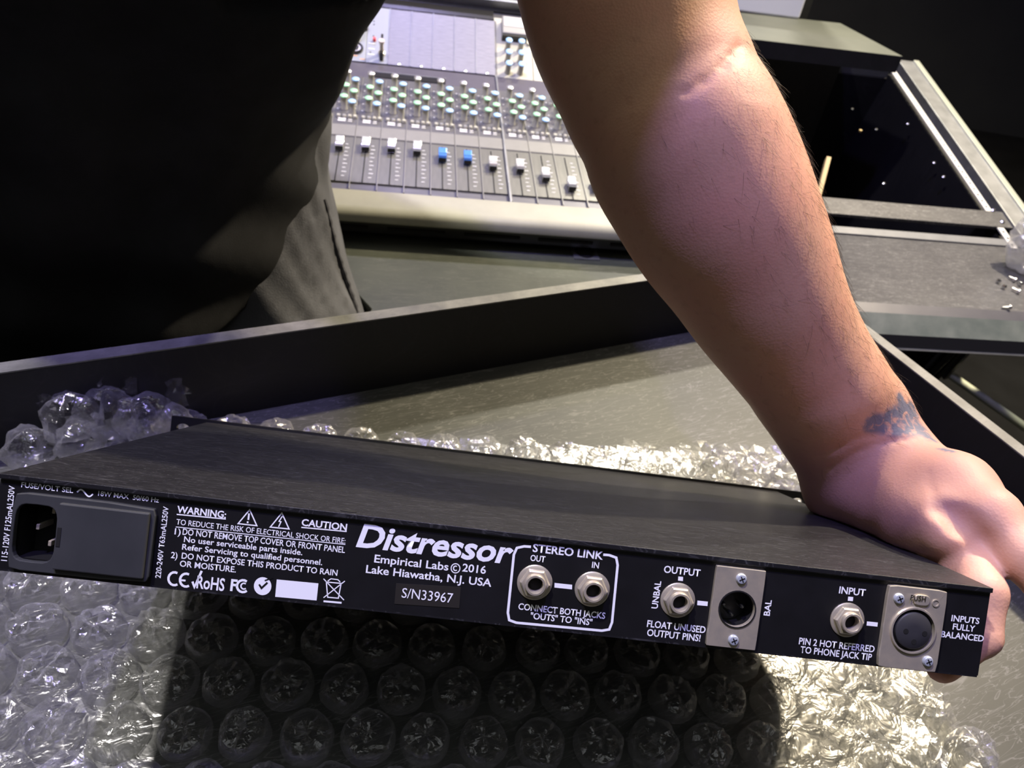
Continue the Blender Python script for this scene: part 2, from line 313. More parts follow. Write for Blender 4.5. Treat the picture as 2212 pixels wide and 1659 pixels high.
# raised shelf behind the bay, white box on it
zt = .90; c4 = [atz(1590, 30, zt), atz(1815, 50, zt), atz(1950, 122, zt), atz(1595, 82, zt)]
xs = c4[3]-cX*.25; xs2 = c4[0]-cX*.25
MB().prism([tuple(xs[:2]), tuple(c4[2][:2]), tuple(c4[1][:2]), tuple(xs2[:2])], zt-.028, zt).build('raised_shelf', [M_grn]).name = 'raised_shelf'
rs = bpy.data.objects['raised_shelf']; rs.data.materials.append(M_black)
for p in rs.data.polygons: p.material_index = 0 if p.normal.z > .5 else 1
tag(rs, 'grey green dusty shelf slab with black front edge above the rack bay', 'shelf')
ctr = (xs+c4[2]+c4[1]+xs2)/4
MB().box((-.3, 0, -.9), (.22, .3, -.03), T=lambda a, b, c: ctr+cX*a+cH*b+np.array([0, 0, c])).build('shelf_cabinet', M_black).parent = rs
wc = atz(1727, 42, zt); 
wbx = MB().box((-.46, 0, 0), (0, .28, .20), T=lambda a, b, c: wc+cX*a+cH*(b-.0)+np.array([0, 0, c+.0])).build('white_box', M_whitebox, bevel=.004)
tag(wbx, 'plain white equipment box standing on the grey green shelf at the top edge', 'box')
pc = atz(1752, 46, zt); cu = MB().box((0, .12, -.9), (.05, .16, 1.0), T=lambda a, b, c: pc+cX*a+cH*b+np.array([0, 0, c])).build('trim_1', M_curtain); cu['kind'] = 'structure'

# ------------------------------------------------------------------ mixing console
tc_ = R(8.7); CO = np.array(atz(740, 455, .745)); cY = cH*math.cos(tc_)+np.array([0, 0, math.sin(tc_)]); cN = np.cross(cX, cY)
CM = Matrix(((cX[0], cY[0], cN[0], CO[0]), (cX[1], cY[1], cN[1], CO[1]), (cX[2], cY[2], cN[2], CO[2]), (0, 0, 0, 1)))
con = empty('mixing_console', mat=CM); tag(con, 'large grey analogue mixing console with knobs and faders behind the person', 'mixing console')
def cl(u, v): d = atp(u, v, CO, cN)-CO; return np.dot(d, cX), np.dot(d, cY)
XL, XR_ = -.074, .50
def cb(name, lo, hi, m, bevel=.0006, par=None): return MB().box(lo, hi).build(name, m, par or con, bevel=bevel)
cb('base_panel', (XL, .044, -.02), (XR_, .406, -.003), M_con)
prof = [(.043, -.004), (.043, .003), (.010, .003), (.002, .001), (-.003, -.004), (-.004, -.012), (.0, -.016), (.03, -.016)]
MB().prism(prof, XL, XR_, T=lambda a, b, c: (c, a, b)).build('armrest', M_cream, con, smooth=True)
cb('front_apron', (XL, .006, -.036), (XR_, .03, -.016), M_bplast)
for k in range(5):
    x0 = XL+.03+k*.1; cb('apron_slot', (x0, .0045, -.029), (x0+.075, .0065, -.025), M_void, 0)
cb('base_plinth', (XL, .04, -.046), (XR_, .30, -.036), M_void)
cw = .0354; lefts = [.0035+cw*k for k in range(-4, 6)]+[.219+cw*k for k in range(0, 7)]
cb('joint_strip', (.2160, .020, .0), (.2188, .40, .0028), M_alu)
# channel strips: one master, copied
def knob_me(name, m, cap=.0056):
    k = MB(); k.lathe([(.0052, 0), (.0052, .002), (.0046, .003), (.0043, .016), (.0042, .019)], 16, mi=0)
    k.lathe([(.0044, .019), (cap, .0195), (cap, .0212), (cap*.6, .0226), (.0008, .0228)], 16, mi=1)
    o = k.build(name, [M_knob, m], None, smooth=True); me = o.data; bpy.data.objects.remove(o); return me
kg, kb, ks = knob_me('knob', M_green), knob_me('knob', M_blue), knob_me('knob', M_silver)
b_ = MB().lathe([(.0032, 0), (.0032, .003), (.0026, .0042)], 12).build('push_button', M_white, smooth=True); bme = b_.data; bpy.data.objects.remove(b_)
def fader_me(top):
    f_ = MB(); P = []
    prof = [(-.011, .002), (-.011, .010), (-.0095, .012), (-.003, .0095), (.0, .009), (.003, .0095), (.0095, .012), (.011, .010), (.011, .002)]
    f_.prism(prof, -.0055, .0055, T=lambda a, b, c: (c, a, b), mi=0); f_.box((-.0056, -.0115, .0015), (.0056, -.0035, .0088), mi=1); f_.box((-.0052, -.0004, .0092), (.0052, .0004, .0098), mi=1)
    o = f_.build('fader_cap', [top, M_bplast], None, bevel=.0004); me = o.data; bpy.data.objects.remove(o); return me
fme, fmb = fader_me(M_chrome), fader_me(M_fblue)
def rel(px, py): u, v = cl(px, py); return u-lefts[3], v
kpos = [(rel(752, 181), ks), (rel(769, 199), kb), (rel(748, 211), kg), (rel(765, 224), kg), (rel(744, 235), kg), (rel(761, 247), kb)]
bpos = [rel(771.6, 174), rel(746, 184)]+[rel(732+11.7*k, 252+1.0*k) for k in range(4)]
st0 = MB(); st0.box((.0006, .176, -.003), (cw-.0006, .356, .0), mi=0); st0.box((.0006, .066, -.003), (cw-.0006, .176, -.0006), mi=1); st0.box((.0006, .1775, 0), (cw-.0006, .207, .0006), mi=2)
sm0 = st0.build('channel_strip', [M_con, M_conl, M_band], None); sme = sm0.data; bpy.data.objects.remove(sm0)
mk = MB()
for k in range(9): mk.box((.0235, .078+.0098*k, -.0006), (.0235+(.006 if k % 2 else .0042), .0787+.0098*k, -.0002))
mk.box((.008, .2165, 0), (.019, .2185, .0004)); mk.box((.008, .2215, 0), (.019, .2240, .0004)); mk.box((.0225, .2165, 0), (.028, .2175, .0004)); mk.box((.0225, .2215, 0), (.028, .2225, .0004))
for k in range(11): mk.box((.0275, .245+.0095*k, 0), (.0315, .2457+.0095*k, .0004))
for k in range(5): mk.box((.004, .250+.02*k, 0), (.0065, .2508+.02*k, .0004))
mo = mk.build('scale_marks', M_ink, None); mkme = mo.data; bpy.data.objects.remove(mo)
so = MB().box((.0158, .066, -.0008), (.0172, .170, .0001)).build('fader_slot', M_void, None); some = so.data; bpy.data.objects.remove(so)
do = MB().box((0, .048, -.003), (.0011, .352, .0012)).build('divider', M_band, None); dome = do.data; bpy.data.objects.remove(do)
fv = [.147, .147, .147, .147, .150, .152, .151, .139, .138, .129, .128, .112, .094, .098, .09, .09, .09]
for i, x0 in enumerate(lefts):
    if i < 2: continue
    chn = link('channel_strip', sme, con, (x0, 0, 0))
    link('scale_marks', mkme, chn)['kind'] = 'stuff'; link('fader_slot', some, chn); link('divider', dome, chn)
    for (u, v), me in kpos: link('knob', me, chn, (u, v, 0))
    for u, v in bpos: link('push_button', bme, chn, (u, v, 0))
    o = link('fader_cap', fmb if i in (7, 8) else fme, chn, (.0165, fv[i], 0))
cb('writing_slot', (cl(808, 165)[0], .357, 0), (cl(962, 165)[0], .372, .0018), M_bplast)
cb('writing_slot_lip', (cl(808, 165)[0], .372, 0), (cl(962, 165)[0], .3735, .0028), M_alu)
cb('upper_ledge', (XL, .356, -.006), (XR_, .402, .0), mat('ledge_grey', (.09, .085, .115), .35, .3, noise=20, col2=(.11, .105, .135)))
# upper section, steeper
t2 = R(27-8.7)
UM = Matrix.Translation((0, .402, 0)) @ Matrix.Rotation(t2, 4, 'X')
def ub(name, lo, hi, m, bevel=.0005, par=None):
    o = MB().box(lo, hi).build(name, m, par or con, bevel=bevel)
    if par is None: o.matrix_local = UM
    return o
Y2 = cH*math.cos(R(27))+np.array([0, 0, math.sin(R(27))]); N2 = np.cross(cX, Y2); FO = CO+cY*.402
def ul(u, v): d = atp(u, v, FO, N2)-FO; return np.dot(d, cX), np.dot(d, Y2)
mh = .128
ub('module_bed', (XL, 0, -.02), (XR_, mh+.03, -.003), M_con)
mx = [ul(840, 90)[0]+.0362*k for k in range(6)]   # five blank modules
for k in range(5):
    x0 = mx[k]; bp_ = ub('blank_module', (x0+.0004, .003, -.003), (x0+.0358, mh, 0), M_brush)
    s_ = MB().lathe([(.0022, 0), (.0022, .0012), (.001, .0018)], 10).build('module_screw', M_steel, bp_, smooth=True, loc=(x0+.018, .005, 0))
    ub('module_gap', (x0-.0007, .003, -.001), (x0+.0003, mh, .0012), M_alu, 0, bp_)
# populated modules at left
x0 = mx[0]-.0362; pm = ub('input_module', (x0+.0004, .003, -.003), (x0+.0358, mh, .0), M_mod)
fx, fy = ul(824, 105); 
MB().box((-.0018, -.028, 0), (.0018, .028, .0008)).build('module_slot', M_void, pm, loc=(fx, fy+.004, 0))
MB().lathe([(.0055, 0), (.0055, .004), (.0035, .005), (.003, .022), (.0045, .023), (.0045, .028)], 12).build('plug', [M_nickel], pm, smooth=True, loc=(fx+.001, fy-.012, 0))
MB().lathe([(.0035, .0), (.0035, .016)], 12).build('plug_sleeve', M_bplast, pm, smooth=True, loc=(fx+.001, fy-.024, 0))
MB().lathe([(.0028, 0), (.0024, .006)], 10).build('red_switch', M_red, pm, smooth=True, loc=(*ul(809, 88), 0))
for q_ in [(808, 38), (808, 46), (808, 53), (807, 78), (800, 113)]: MB().lathe([(.0012, 0), (.0012, .0006)], 8).build('indicator', M_bplast, pm, loc=(*ul(*q_), 0))
for k in range(3): MB().box((0, 0, 0), (.010, .001, .0004)).build('printed_mark', M_ink, pm, loc=(x0+.004, .02+.012*k, 0))
for j in (1, 2):
    x1 = mx[0]-.0362*(1+j); p_ = ub('preamp_module', (x1+.0004, .003, -.003), (x1+.0358, mh, 0), M_mod)
    c_ = ul(768, 105) if j == 1 else (x1+.018, .035)
    MB().lathe([(.0125, 0), (.0125, .003), (.011, .0045), (.0095, .0045), (.0093, .002), (.0055, .002), (.0055, .0035)], 24).build('combo_socket', M_bplast, p_, smooth=True, loc=(*c_, 0))
    MB().lathe([(.0085, .0021), (.0085, .0028), (.004, .0028)], 20).build('socket_ring', M_silver, p_, smooth=True, loc=(*c_, 0))
    MB().lathe([(.006, 0), (.006, .010), (.0045, .012)], 16).build('module_knob', M_white, p_, smooth=True, loc=(c_[0]+.001, c_[1]+.020, 0))
    MB().lathe([(.006, 0), (.0055, .016)], 16).build('module_knob', M_bplast, p_, smooth=True, loc=(c_[0]+.012, c_[1]+.046, 0))
    for dx in (-.012, 0, .012): MB().box((-.004, 0, 0), (.004, .0012, .0004)).build('printed_mark', M_orange, p_, loc=(c_[0]+dx, c_[1]-.019-(.003 if dx else -.003), 0))
# meter module
x0 = mx[5]+.003; xm0 = ul(1068, 90)[0]; xm1 = ul(1148, 90)[0]
mm_ = ub('meter_module', (xm0, .0, -.003), (xm1, mh+.008, .0), M_white)
mt = MB().box((0, 0, 0), (.043, .040, .014)).build('meter_housing', mat('meter_grey', (.25, .25, .25), .4), mm_, bevel=.002, loc=(ul(1083, 80)[0], ul(1083, 84)[1], 0))
MB().box((.003, .015, .014), (.040, .037, .0146)).build('meter_window', mat('meter_window', (.4, .41, .43), .3), mt)
MB().box((.0, -.004, .0), (.043, .002, .012)).build('meter_base', M_bplast, mt)
for r_ in range(3):
    for c2 in range(2): link('knob', kb, mm_, (*ul(1096+27*c2, 108+24.5*r_+2*c2), 0))
MB().lathe([(.004, 0), (.004, .004)], 10).build('push_button', M_white, mm_, loc=(*ul(1142, 96), 0))
ub('side_module', (xm1+.001, 0, -.003), (XR_, mh+.008, .0), M_white)
ub('bridge_gap', (XL, mh+.001, -.004), (xm0-.001, mh+.022, .001), M_bplast)
ub('bridge_rail', (XL, mh+.030, -.03), (XR_, mh+.036, .016), M_alu)
ub('bridge_back', (XL, mh+.036, -.03), (XR_, mh+.16, .012), M_bplast)
ub('bridge_edge', (XL, mh+.0225, -.004), (XR_, mh+.0300, .001), M_bplast)


# ------------------------------------------------------------------ rack unit
UR = np.array([[0.99788, -0.05363, -0.03674], [0.06493, 0.79436, 0.60397], [-0.00321, -0.60507, 0.79616]])
UO = np.array([.0113, .2079, .94075]); UWh, UD, UH = .216, .237, .0404
UMx = Matrix(((*UR[0], UO[0]), (*UR[1], UO[1]), (*UR[2], UO[2]), (0, 0, 0, 1)))
unit = empty('rack_compressor', mat=UMx)
tag(unit, 'black one-unit rack compressor with white lettering held tilted above the bubble wrap', 'rack unit')
PY = .0016                                     # depth of the rear panel face behind the lid's lip
def rp(u, v, y=PY):                            # a point of the rear panel, in the unit's own x and z
    P = atp(u, v, UO+UR[:, 1]*y, UR[:, 1])-UO; return float(np.dot(P, UR[:, 0])), float(np.dot(P, UR[:, 2]))
zt_, zb_ = -.0024, -UH
# lid with a folded lip, side flanges
lid = MB(); lid.box((-UWh, 0, -.0012), (UWh, UD, 0)); lid.box((-UWh, 0, -.0030), (UWh, .0010, -.0012))
lid = MB().prism([(0, -.0022), (0, 0), (UD, 0), (UD, -.0012), (.0010, -.0012), (.0010, -.0022)], -UWh, UWh, T=lambda a, b, c: (c, a, b)).build('lid', M_chassis, unit, bevel=.0003)
MB().box((-UWh+.0004, .004, zb_), (-UWh+.0016, UD, -.0012)).build('side_plate', M_chassis, unit)
MB().box((UWh-.0016, .004, zb_), (UWh-.0004, UD, -.0012)).build('side_plate', M_chassis, unit)
MB().box((-UWh+.0004, PY, zb_-.0008), (UWh-.0004, UD, zb_)).build('bottom_plate', M_chassis, unit)
nt_ = rp(752, 1096)[0]; MB().lathe([(.0035, 0), (.0035, .0003)], 12, T=lambda a, b, c: (a, b*.5, c)).build('lid_notch', M_void, unit, loc=(nt_, .004, .0))
# rear panel, cut for inlet and output socket
def pc(*pts): return [rp(*p) for p in pts]
inl = pc((26, 1059), (338, 1251)); ix0, ix1 = rp(30, 1150)[0], rp(336, 1160)[0]; iz1 = rp(180, 1078)[1]+.0005; iz0 = rp(180, 1242)[1]
cx1, cz1 = rp(1588.7, 1312.7); cr1 = .0078
xa, xb = cx1-.0115, cx1+.0115; cav0, cav1 = rp(38, 1140)[0], rp(128, 1150)[0]; cz_lo = rp(85, 1217)[1]+.0012; cz_hi = rp(85, 1082)[1]-.001
pan = MB()
for lo, hi in [((-UWh, zb_), (cav0, zt_)), ((cav0, zb_), (cav1, cz_lo)), ((cav0, cz_hi), (cav1, zt_)), ((cav1, zb_), (xa, zt_)), ((xb, zb_), (UWh, zt_))]:
    pan.box((lo[0], PY, lo[1]), (hi[0], PY+.0015, hi[1]))
pan.plate(xa, xb, zb_, zt_, cx1, cz1, cr1+.0008, PY, PY+.0015)
pan.build('rear_panel', M_panel, unit)
M_edge = mat('worn_panel_edge', (.05, .055, .07), .3, noise=80, col2=(.16, .17, .2))
MB().box((-UWh, PY-.0002, zt_-.0004), (UWh, PY+.001, zt_+.0001)).build('panel_edge', M_edge, unit)
# power inlet
inlet = MB().plate(ix0, ix1, iz0, iz1, (cav0+cav1)/2, (cz_lo+cz_hi)/2, (cav1-cav0)/2, -.0012, PY, n=24, rz=(cz_hi-cz_lo)/2, round_=.003, sq=.45)
inl_o = inlet.build('power_inlet', M_gplast, unit, bevel=.0004)
MB().box((cav0, PY+.014, cz_lo), (cav1, PY+.015, cz_hi)).build('socket_back', M_void, inl_o)
wl = MB()
for lo, hi in [((cav0-.001, cz_lo), (cav0, cz_hi)), ((cav1, cz_lo), (cav1+.001, cz_hi)), ((cav0, cz_lo-.001), (cav1, cz_lo)), ((cav0, cz_hi), (cav1, cz_hi+.001))]: wl.box((lo[0], PY, lo[1]), (hi[0], PY+.015, hi[1]))
wl.build('socket_wall', M_bplast, inl_o)
for px, py in [(107, 1107), (72, 1142), (98, 1178)]:
    x, z = rp(px, py); MB().box((x-.0007, PY+.003, z-.0012), (x+.0007, PY+.014, z+.0012)).build('contact_pin', M_nickel, inl_o, bevel=.0003)
dr0, dr1 = rp(133, 1150)[0], rp(326, 1165)[0]
drw = MB().box((dr0, -.0030, iz0+.0024), (dr1, -.0010, iz1-.0022)).build('fuse_drawer', M_gplast, inl_o, bevel=.0006)
MB().box((dr0+.0006, -.0032, (iz0+iz1)/2-.004), (dr0+.0022, -.0029, (iz0+iz1)/2+.004)).build('drawer_slot', M_void, inl_o)
M_emb = mat('embossed_print', (.06, .06, .06), .5)

# lettering
_t = bpy.data.curves.new('t', 'FONT')
def text_mesh(s, bold=.012, shear=0, space=1):
    _t.body = s; _t.size = 1; _t.offset = bold; _t.shear = shear; _t.space_character = space; _t.resolution_u = 3
    o = bpy.data.objects.new('t', _t); COL.objects.link(o); bpy.context.view_layer.update()
    me = bpy.data.meshes.new_from_object(o.evaluated_get(bpy.context.evaluated_depsgraph_get())); bpy.data.objects.remove(o); return me
_h = text_mesh('H', 0); CAPH = max(v.co.y for v in _h.vertices)
def text(s, pl, pr, cap, bold=.018, shear=0, vert=False, m=None, y=None, name='lettering', space=1):
    """pl, pr: the baseline's two ends on the photograph; cap: capital height in px"""
    y = PY if y is None else y
    me = text_mesh(s, bold, shear, space); co = np.array([v.co[:] for v in me.vertices]); x0, x1 = co[:, 0].min(), co[:, 0].max()
    A_, B_ = np.array(rp(*pl, y)), np.array(rp(*pr, y)); L_ = np.linalg.norm(B_-A_)
    d = np.array([0, 1.]) if vert else np.array([1., 0]); up = np.array([-1., 0]) if vert else np.array([0, 1.])
    sc = cap/5.02*.001/CAPH*1.0
    mid = (A_+B_)/2; P0 = mid-d*L_/2
    X = (co[:, 0]-x0)/(x1-x0)*L_; Y = co[:, 1]*sc
    q = P0[None]+X[:, None]*d+Y[:, None]*up
    for v, (a, b) in zip(me.vertices, q): v.co = (a, y-.00012, b)
    me.materials.append(m or M_ink); o = bpy.data.objects.new(name, me); COL.objects.link(o); o.parent = unit; me.name = name
    return o
def ink(pts, name='printed_mark', wd=None, closed=False, m=None):   # strokes: pts in px; wd in px
    if wd is None: P = [rp(*p) for p in pts]; return MB().add([(a, PY-.00012, b) for a, b in P], [tuple(range(len(P)))]).build(name, m or M_ink, unit)
    P = [np.array(rp(*p)) for p in pts]; hw = wd/5.02*.001/2; b_ = MB(); n = len(P); L_, R_ = [], []
    for i, p in enumerate(P):
        a = P[(i-1) % n] if (closed or i > 0) else p; c = P[(i+1) % n] if (closed or i < n-1) else p
        d1 = p-a; d2 = c-p; d1 = d1/(np.linalg.norm(d1) or 1); d2 = d2/(np.linalg.norm(d2) or 1); t_ = d1+d2; t_ /= np.linalg.norm(t_) or 1
        n_ = np.array([-t_[1], t_[0]]); k = hw/max(.5, abs(np.dot(n_, [-d2[1], d2[0]]) if np.linalg.norm(d2) else 1)); L_.append(p+n_*k); R_.append(p-n_*k)
    V = [(a, PY-.00012, b) for a, b in L_]+[(a, PY-.00012, b) for a, b in R_]; r_ = range(n if closed else n-1)
    b_.add(V, [(i, (i+1) % n, n+(i+1) % n, n+i) for i in r_]); return b_.build(name, m or M_ink, unit)
text('FUSE/VOLT SEL', (46, 1052), (158, 1065), 10.5, .01)
ink([(167+34*t, 1063+4*t-6.5*math.sin(t*2*math.pi)) for t in np.linspace(0, 1, 14)], wd=3)
text('18W MAX  50/60 Hz', (212, 1071), (343, 1085), 10, .008)
text('220-240V T63mAL250V', (345.5, 1249), (366, 1095), 11, .01, vert=True)
text('115-120V F125mAL250V', (15, 1212), (33, 1050), 12, .01, vert=True)
text('WARNING:', (382, 1108), (488, 1118), 14, .025); ink([(382, 1111), (488, 1121)], wd=2.5)
for pts in ([(539.5, 1101), (514.5, 1131), (555, 1135.5)], [(609, 1108), (584, 1138.5), (624.5, 1142.5)]): ink(pts, wd=2.6, closed=True)
ink([(538, 1109), (537.6, 1114), (536.5, 1123)], wd=3.6); ink([(535.3, 1126), (535, 1130)], wd=3.4)
ink([(610, 1115), (603, 1126), (607, 1127), (602, 1138)], wd=2.4)
text('CAUTION', (651, 1136), (749, 1145), 14, .025); ink([(651, 1139), (749, 1148)], wd=2.5)
text('TO REDUCE THE RISK OF ELECTRICAL SHOCK OR FIRE:', (380.4, 1134.6), (746, 1172), 11.5, .006); ink([(380, 1138), (746, 1176)], wd=1.8)
text('1)', (377, 1154), (390, 1155.5), 13, .012); text('DO NOT REMOVE TOP COVER OR FRONT PANEL', (394, 1156), (745, 1193), 13, .012)
text('No user serviceable parts inside.', (397, 1171.5), (653, 1198), 12, .014)
text('Refer Servicing to qualified personnel.', (393, 1188), (696, 1219.5), 12, .014)
text('2)', (369, 1205), (383, 1206.5), 13, .012); text('DO NOT EXPOSE THIS PRODUCT TO RAIN', (392, 1207), (728.5, 1242.8), 12.5, .014)
text('OR MOISTURE.', (388, 1223.5), (509.5, 1236), 12.5, .014)
def arc(cx_, cy_, rx, ry, a0_, a1_, n=12): return [(cx_+rx*math.cos(R(a)), cy_-ry*math.sin(R(a))) for a in np.linspace(a0_, a1_, n)]
ink(arc(377, 1250, 13, 14, 60, 300), wd=5); ink(arc(402, 1253, 13, 14, 60, 300), wd=5); ink([(391, 1253), (401, 1254)], wd=4)
text('RoHS', (424, 1270), (484, 1276), 26, .02); ink([(416, 1256), (420, 1268), (436, 1233)], wd=5)
text('F', (497, 1275), (511, 1277), 24, .03); ink(arc(525, 1266, 13, 13, 50, 310), wd=5); ink(arc(527, 1266, 6.5, 6.5, 50, 310, 8), wd=3)
ink(arc(567.5, 1266, 19, 19.5, 0, 345, 24)); ink([(560, 1262), (565, 1270), (578, 1258)], wd=4, m=M_panel).location.y = -.0001; ink([(572, 1254), (590, 1247)], wd=3, m=M_panel).location.y = -.0001
ink([(598, 1251.5), (688, 1260), (684, 1297), (594.5, 1289)])
ink([(705, 1257), (737, 1260), (731, 1292), (708, 1290)], wd=2.4, closed=True); ink([(699, 1250), (743, 1296)], wd=2.2); ink([(745, 1255), (699, 1291)], wd=2.2); ink([(708, 1255), (715, 1250), (730, 1252), (735, 1257)], wd=2.2); ink([(699, 1298.5), (738, 1302)], wd=4)
text('Distressor', (768.5, 1180), (1106, 1217), 48, .028, shear=.22)
text('Empirical Labs', (808, 1214.5), (968, 1232), 16.5, .016); text('2016', (998, 1234), (1049, 1239), 16.5, .016)
ink(arc(984, 1227.5, 9.5, 10, 0, 345, 20), wd=2.2, closed=True); ink(arc(984, 1227.5, 4.5, 5, 50, 310, 8), wd=2.4)
text('Lake Hiawatha, N.J. USA', (790, 1237), (1061, 1267), 16.5, .016)
lb = [rp(*p) for p in ((855.8, 1260), (995.7, 1268), (992, 1313.3), (852, 1304))]
sl = MB().prism([(a, b) for a, b in lb], -PY+.00002, -PY+.0002, T=lambda a, b, c: (a, -c, b)).build('serial_label', M_label, unit)
text('S/N33967', (867, 1292), (977, 1301), 21, .0, y=PY-.0003)
tl, tr, br, blq = (1112, 1178), (1336, 1201), (1320, 1364), (1095, 1343)
def lerp(a, b, t): return (a[0]+(b[0]-a[0])*t, a[1]+(b[1]-a[1])*t)
frame_ = [(1147, 1181), lerp(tl, tr, .09)]+[lerp(lerp(tl, tr, .09*(1-t)), lerp(tl, blq, .12*t), .5) if 0 < t < 1 else lerp(tl, blq, .12) for t in (.5, 1)]
frame_ += [lerp(blq, tl, .12), lerp(lerp(blq, tl, .05), lerp(blq, br, .04), .5), lerp(blq, br, .09), lerp(br, blq, .09), lerp(lerp(br, tr, .05), lerp(br, blq, .04), .5), lerp(br, tr, .12), lerp(tr, br, .12), lerp(lerp(tr, br, .05), lerp(tr, tl, .04), .5), lerp(tr, tl, .09), (1303, 1198)]
ink(frame_, wd=5.5)
text('STEREO LINK', (1150, 1192), (1302, 1208), 17, .022); text('OUT', (1145, 1211.5), (1177, 1214), 13, .018); text('IN', (1278, 1226), (1293, 1227.7), 13, .018)
ink([(1198, 1259), (1236, 1263), (1235.5, 1273), (1197.5, 1269)])
text('CONNECT BOTH JACKS', (1119, 1316), (1306.5, 1336.6), 13.5, .018); text('"OUTS" TO "INS"', (1145, 1338), (1278.6, 1349), 13.5, .018)
text('OUTPUT', (1433, 1238), (1512, 1243.5), 15, .02); ink([(1465, 1245), (1475.5, 1246), (1475, 1255), (1464.5, 1254)])
text('UNBAL', (1420.5, 1315), (1427.8, 1255.6), 13.5, .02, vert=True)
ink([(1506.5, 1297), (1529, 1299.5), (1528, 1309), (1505.7, 1307)])
text('BAL', (1663, 1330.5), (1666, 1296.5), 13.5, .02, vert=True)
text('FLOAT UNUSED', (1397, 1353), (1523, 1368), 14.5, .02); text('OUTPUT PINS!', (1397, 1372), (1512, 1386), 14.5, .02)
text('INPUT', (1811.5, 1281.6), (1868.6, 1287), 15, .02); ink([(1832, 1288.5), (1843, 1289.5), (1842, 1298.5), (1831, 1297.5)])
ink([(1872.5, 1342), (1896, 1344.5), (1895, 1353.5), (1871.5, 1351)])
text('PIN 2 HOT REFERRED', (1725, 1391), (1888, 1409), 14.5, .018); text('TO PHONE JACK TIP', (1728, 1410), (1882, 1426), 14.5, .018)
text('INPUTS', (2054, 1342), (2114.5, 1347), 13.5, .02); text('FULLY', (2057, 1360), (2105, 1364), 13.5, .02); text('BALANCED', (2032, 1376), (2124, 1385.5), 13.5, .02)
# phone jacks
def jack(px, py):
    x, z = rp(px, py); T = lambda a, b, c: (x+a, PY-c, z+b)
    w_ = MB().lathe([(.0077, 0), (.0077, .0005), (.0072, .0009), (.0034, .0009)], 36, T=T, cap0=False, cap1=False).build('jack_washer', M_nickel, unit, smooth=True)
    MB().lathe([(.0067, .0009), (.0067, .0024), (.0060, .0031), (.0044, .0031)], 6, T=T, cap0=False, cap1=False).build('hex_nut', M_nickel, w_, bevel=.0002)
    MB().lathe([(.0046, .0009), (.0046, .0048), (.0043, .0052), (.0035, .0052), (.0032, .0048), (.0032, .0010)], 32, T=T, cap0=False, cap1=False).build('jack_bushing', M_steel if False else M_nickel, w_, smooth=True)
    MB().lathe([(.0034, .0002), (.0034, .0006)], 20, T=T).build('jack_hole', M_void, w_)
for q in [(1155, 1257.5), (1279, 1272), (1463.5, 1296), (1829.5, 1338.5)]: jack(*q)
def screw(px, py, par, y=-.0002, r=.0024):
    x, z = rp(px, py); T = lambda a, b, c: (x+a, y-c, z+b)
    s = MB().lathe([(r, 0), (r, .0004), (r*.8, .0012), (r*.35, .0014)], 16, T=T).build('screw', M_zinc, par, smooth=True)
    MB().box((-.0012, -.0003, .0013), (.0012, .0003, .0016), T=T).box((-.0003, -.0012, .0013), (.0003, .0012, .0016), T=T).build('screw_recess', M_void, par) if False else None
    X = MB()
    for a in (.5, .5+math.pi/2):
        c_, s_ = math.cos(a), math.sin(a); X.box((-.0013, -.00025, .00125), (.0013, .00025, .0015), T=lambda p, q_, h: T(p*c_-q_*s_, p*s_+q_*c_, h))
    X.build('screw_slot', M_bplast, par)
# output socket (male)
px0, px1 = rp(1534.5, 1300)[0], rp(1639.5, 1320)[0]; pz1 = rp(1598, 1225)[1]; pz0 = rp(1576, 1396)[1]
om = MB().plate(px0, px1, pz0, pz1, cx1, cz1, cr1, -.0004, PY, n=36, round_=.0004).build('output_socket', M_nickel, unit, bevel=.0002)
T1 = lambda a, b, c: (cx1+a, c, cz1+b)
MB().lathe([(cr1, -.0008), (cr1+.0006, -.0008), (cr1+.0006, .014), (cr1, .014)], 32, T=T1, cap0=False, cap1=False).build('socket_shell', M_bplast, om, smooth=True)
MB().lathe([(cr1+.0005, .011), (cr1+.0005, .012)], 24, T=T1).build('socket_back', M_bplast, om)
for q in [(1565, 1305.5), (1603, 1311), (1581.5, 1327.6)]:
    x, z = rp(*q); x = cx1+(x-cx1)*1.05; z = cz1+(z-cz1)*1.05
    MB().lathe([(.0009, .012), (.0009, .002), (.0005, .0012)], 10, T=lambda a, b, c: (x+a, c, z+b)).build('contact_pin', M_steel, om, smooth=True)
screw(1597.5, 1247, om, -.0004); screw(1580.5, 1378.5, om, -.0004)
# input socket (female)
qx0, qx1 = rp(1902, 1350)[0], rp(2028.5, 1360)[0]; qz1 = rp(1975, 1266.5)[1]; qz0 = rp(1954, 1442)[1]
cx2, cz2 = rp(1964.5, 1357); r2 = .0096
im = MB().plate(qx0, qx1, qz0, qz1, cx2, cz2, r2, -.0008, PY, n=40, round_=.0016).build('input_socket', M_nickel, unit, bevel=.0003)
T2 = lambda a, b, c: (cx2+a, -.0008-c, cz2+b)
MB().lathe([(r2+.0010, 0), (r2+.0007, .0010), (r2, .0010), (r2-.0002, -.002)], 40, T=T2, cap0=False, cap1=False).build('socket_ring', M_nickel, im, smooth=True)
MB().lathe([(r2, -.0012), (r2, -.0010)], 32, T=T2).build('socket_back', M_void, im)
pf = MB().lathe([(r2-.0014, -.0012), (r2-.0014, .0008), (r2-.0020, .0013), (.002, .0013), (.0, .0013)], 40, T=T2, cap1=False).build('socket_insert', M_insert, im, smooth=True)
for q in [(1946.5, 1357), (1986.5, 1362), (1963.5, 1379.5)]:
    x, z = rp(*q); MB().lathe([(.0012, .0013), (.0012, .00145)], 12, T=lambda a, b, c: (x+a, -.0008-c, z+b)).build('contact_hole', M_void, im)
x, z = rp(1983, 1292)
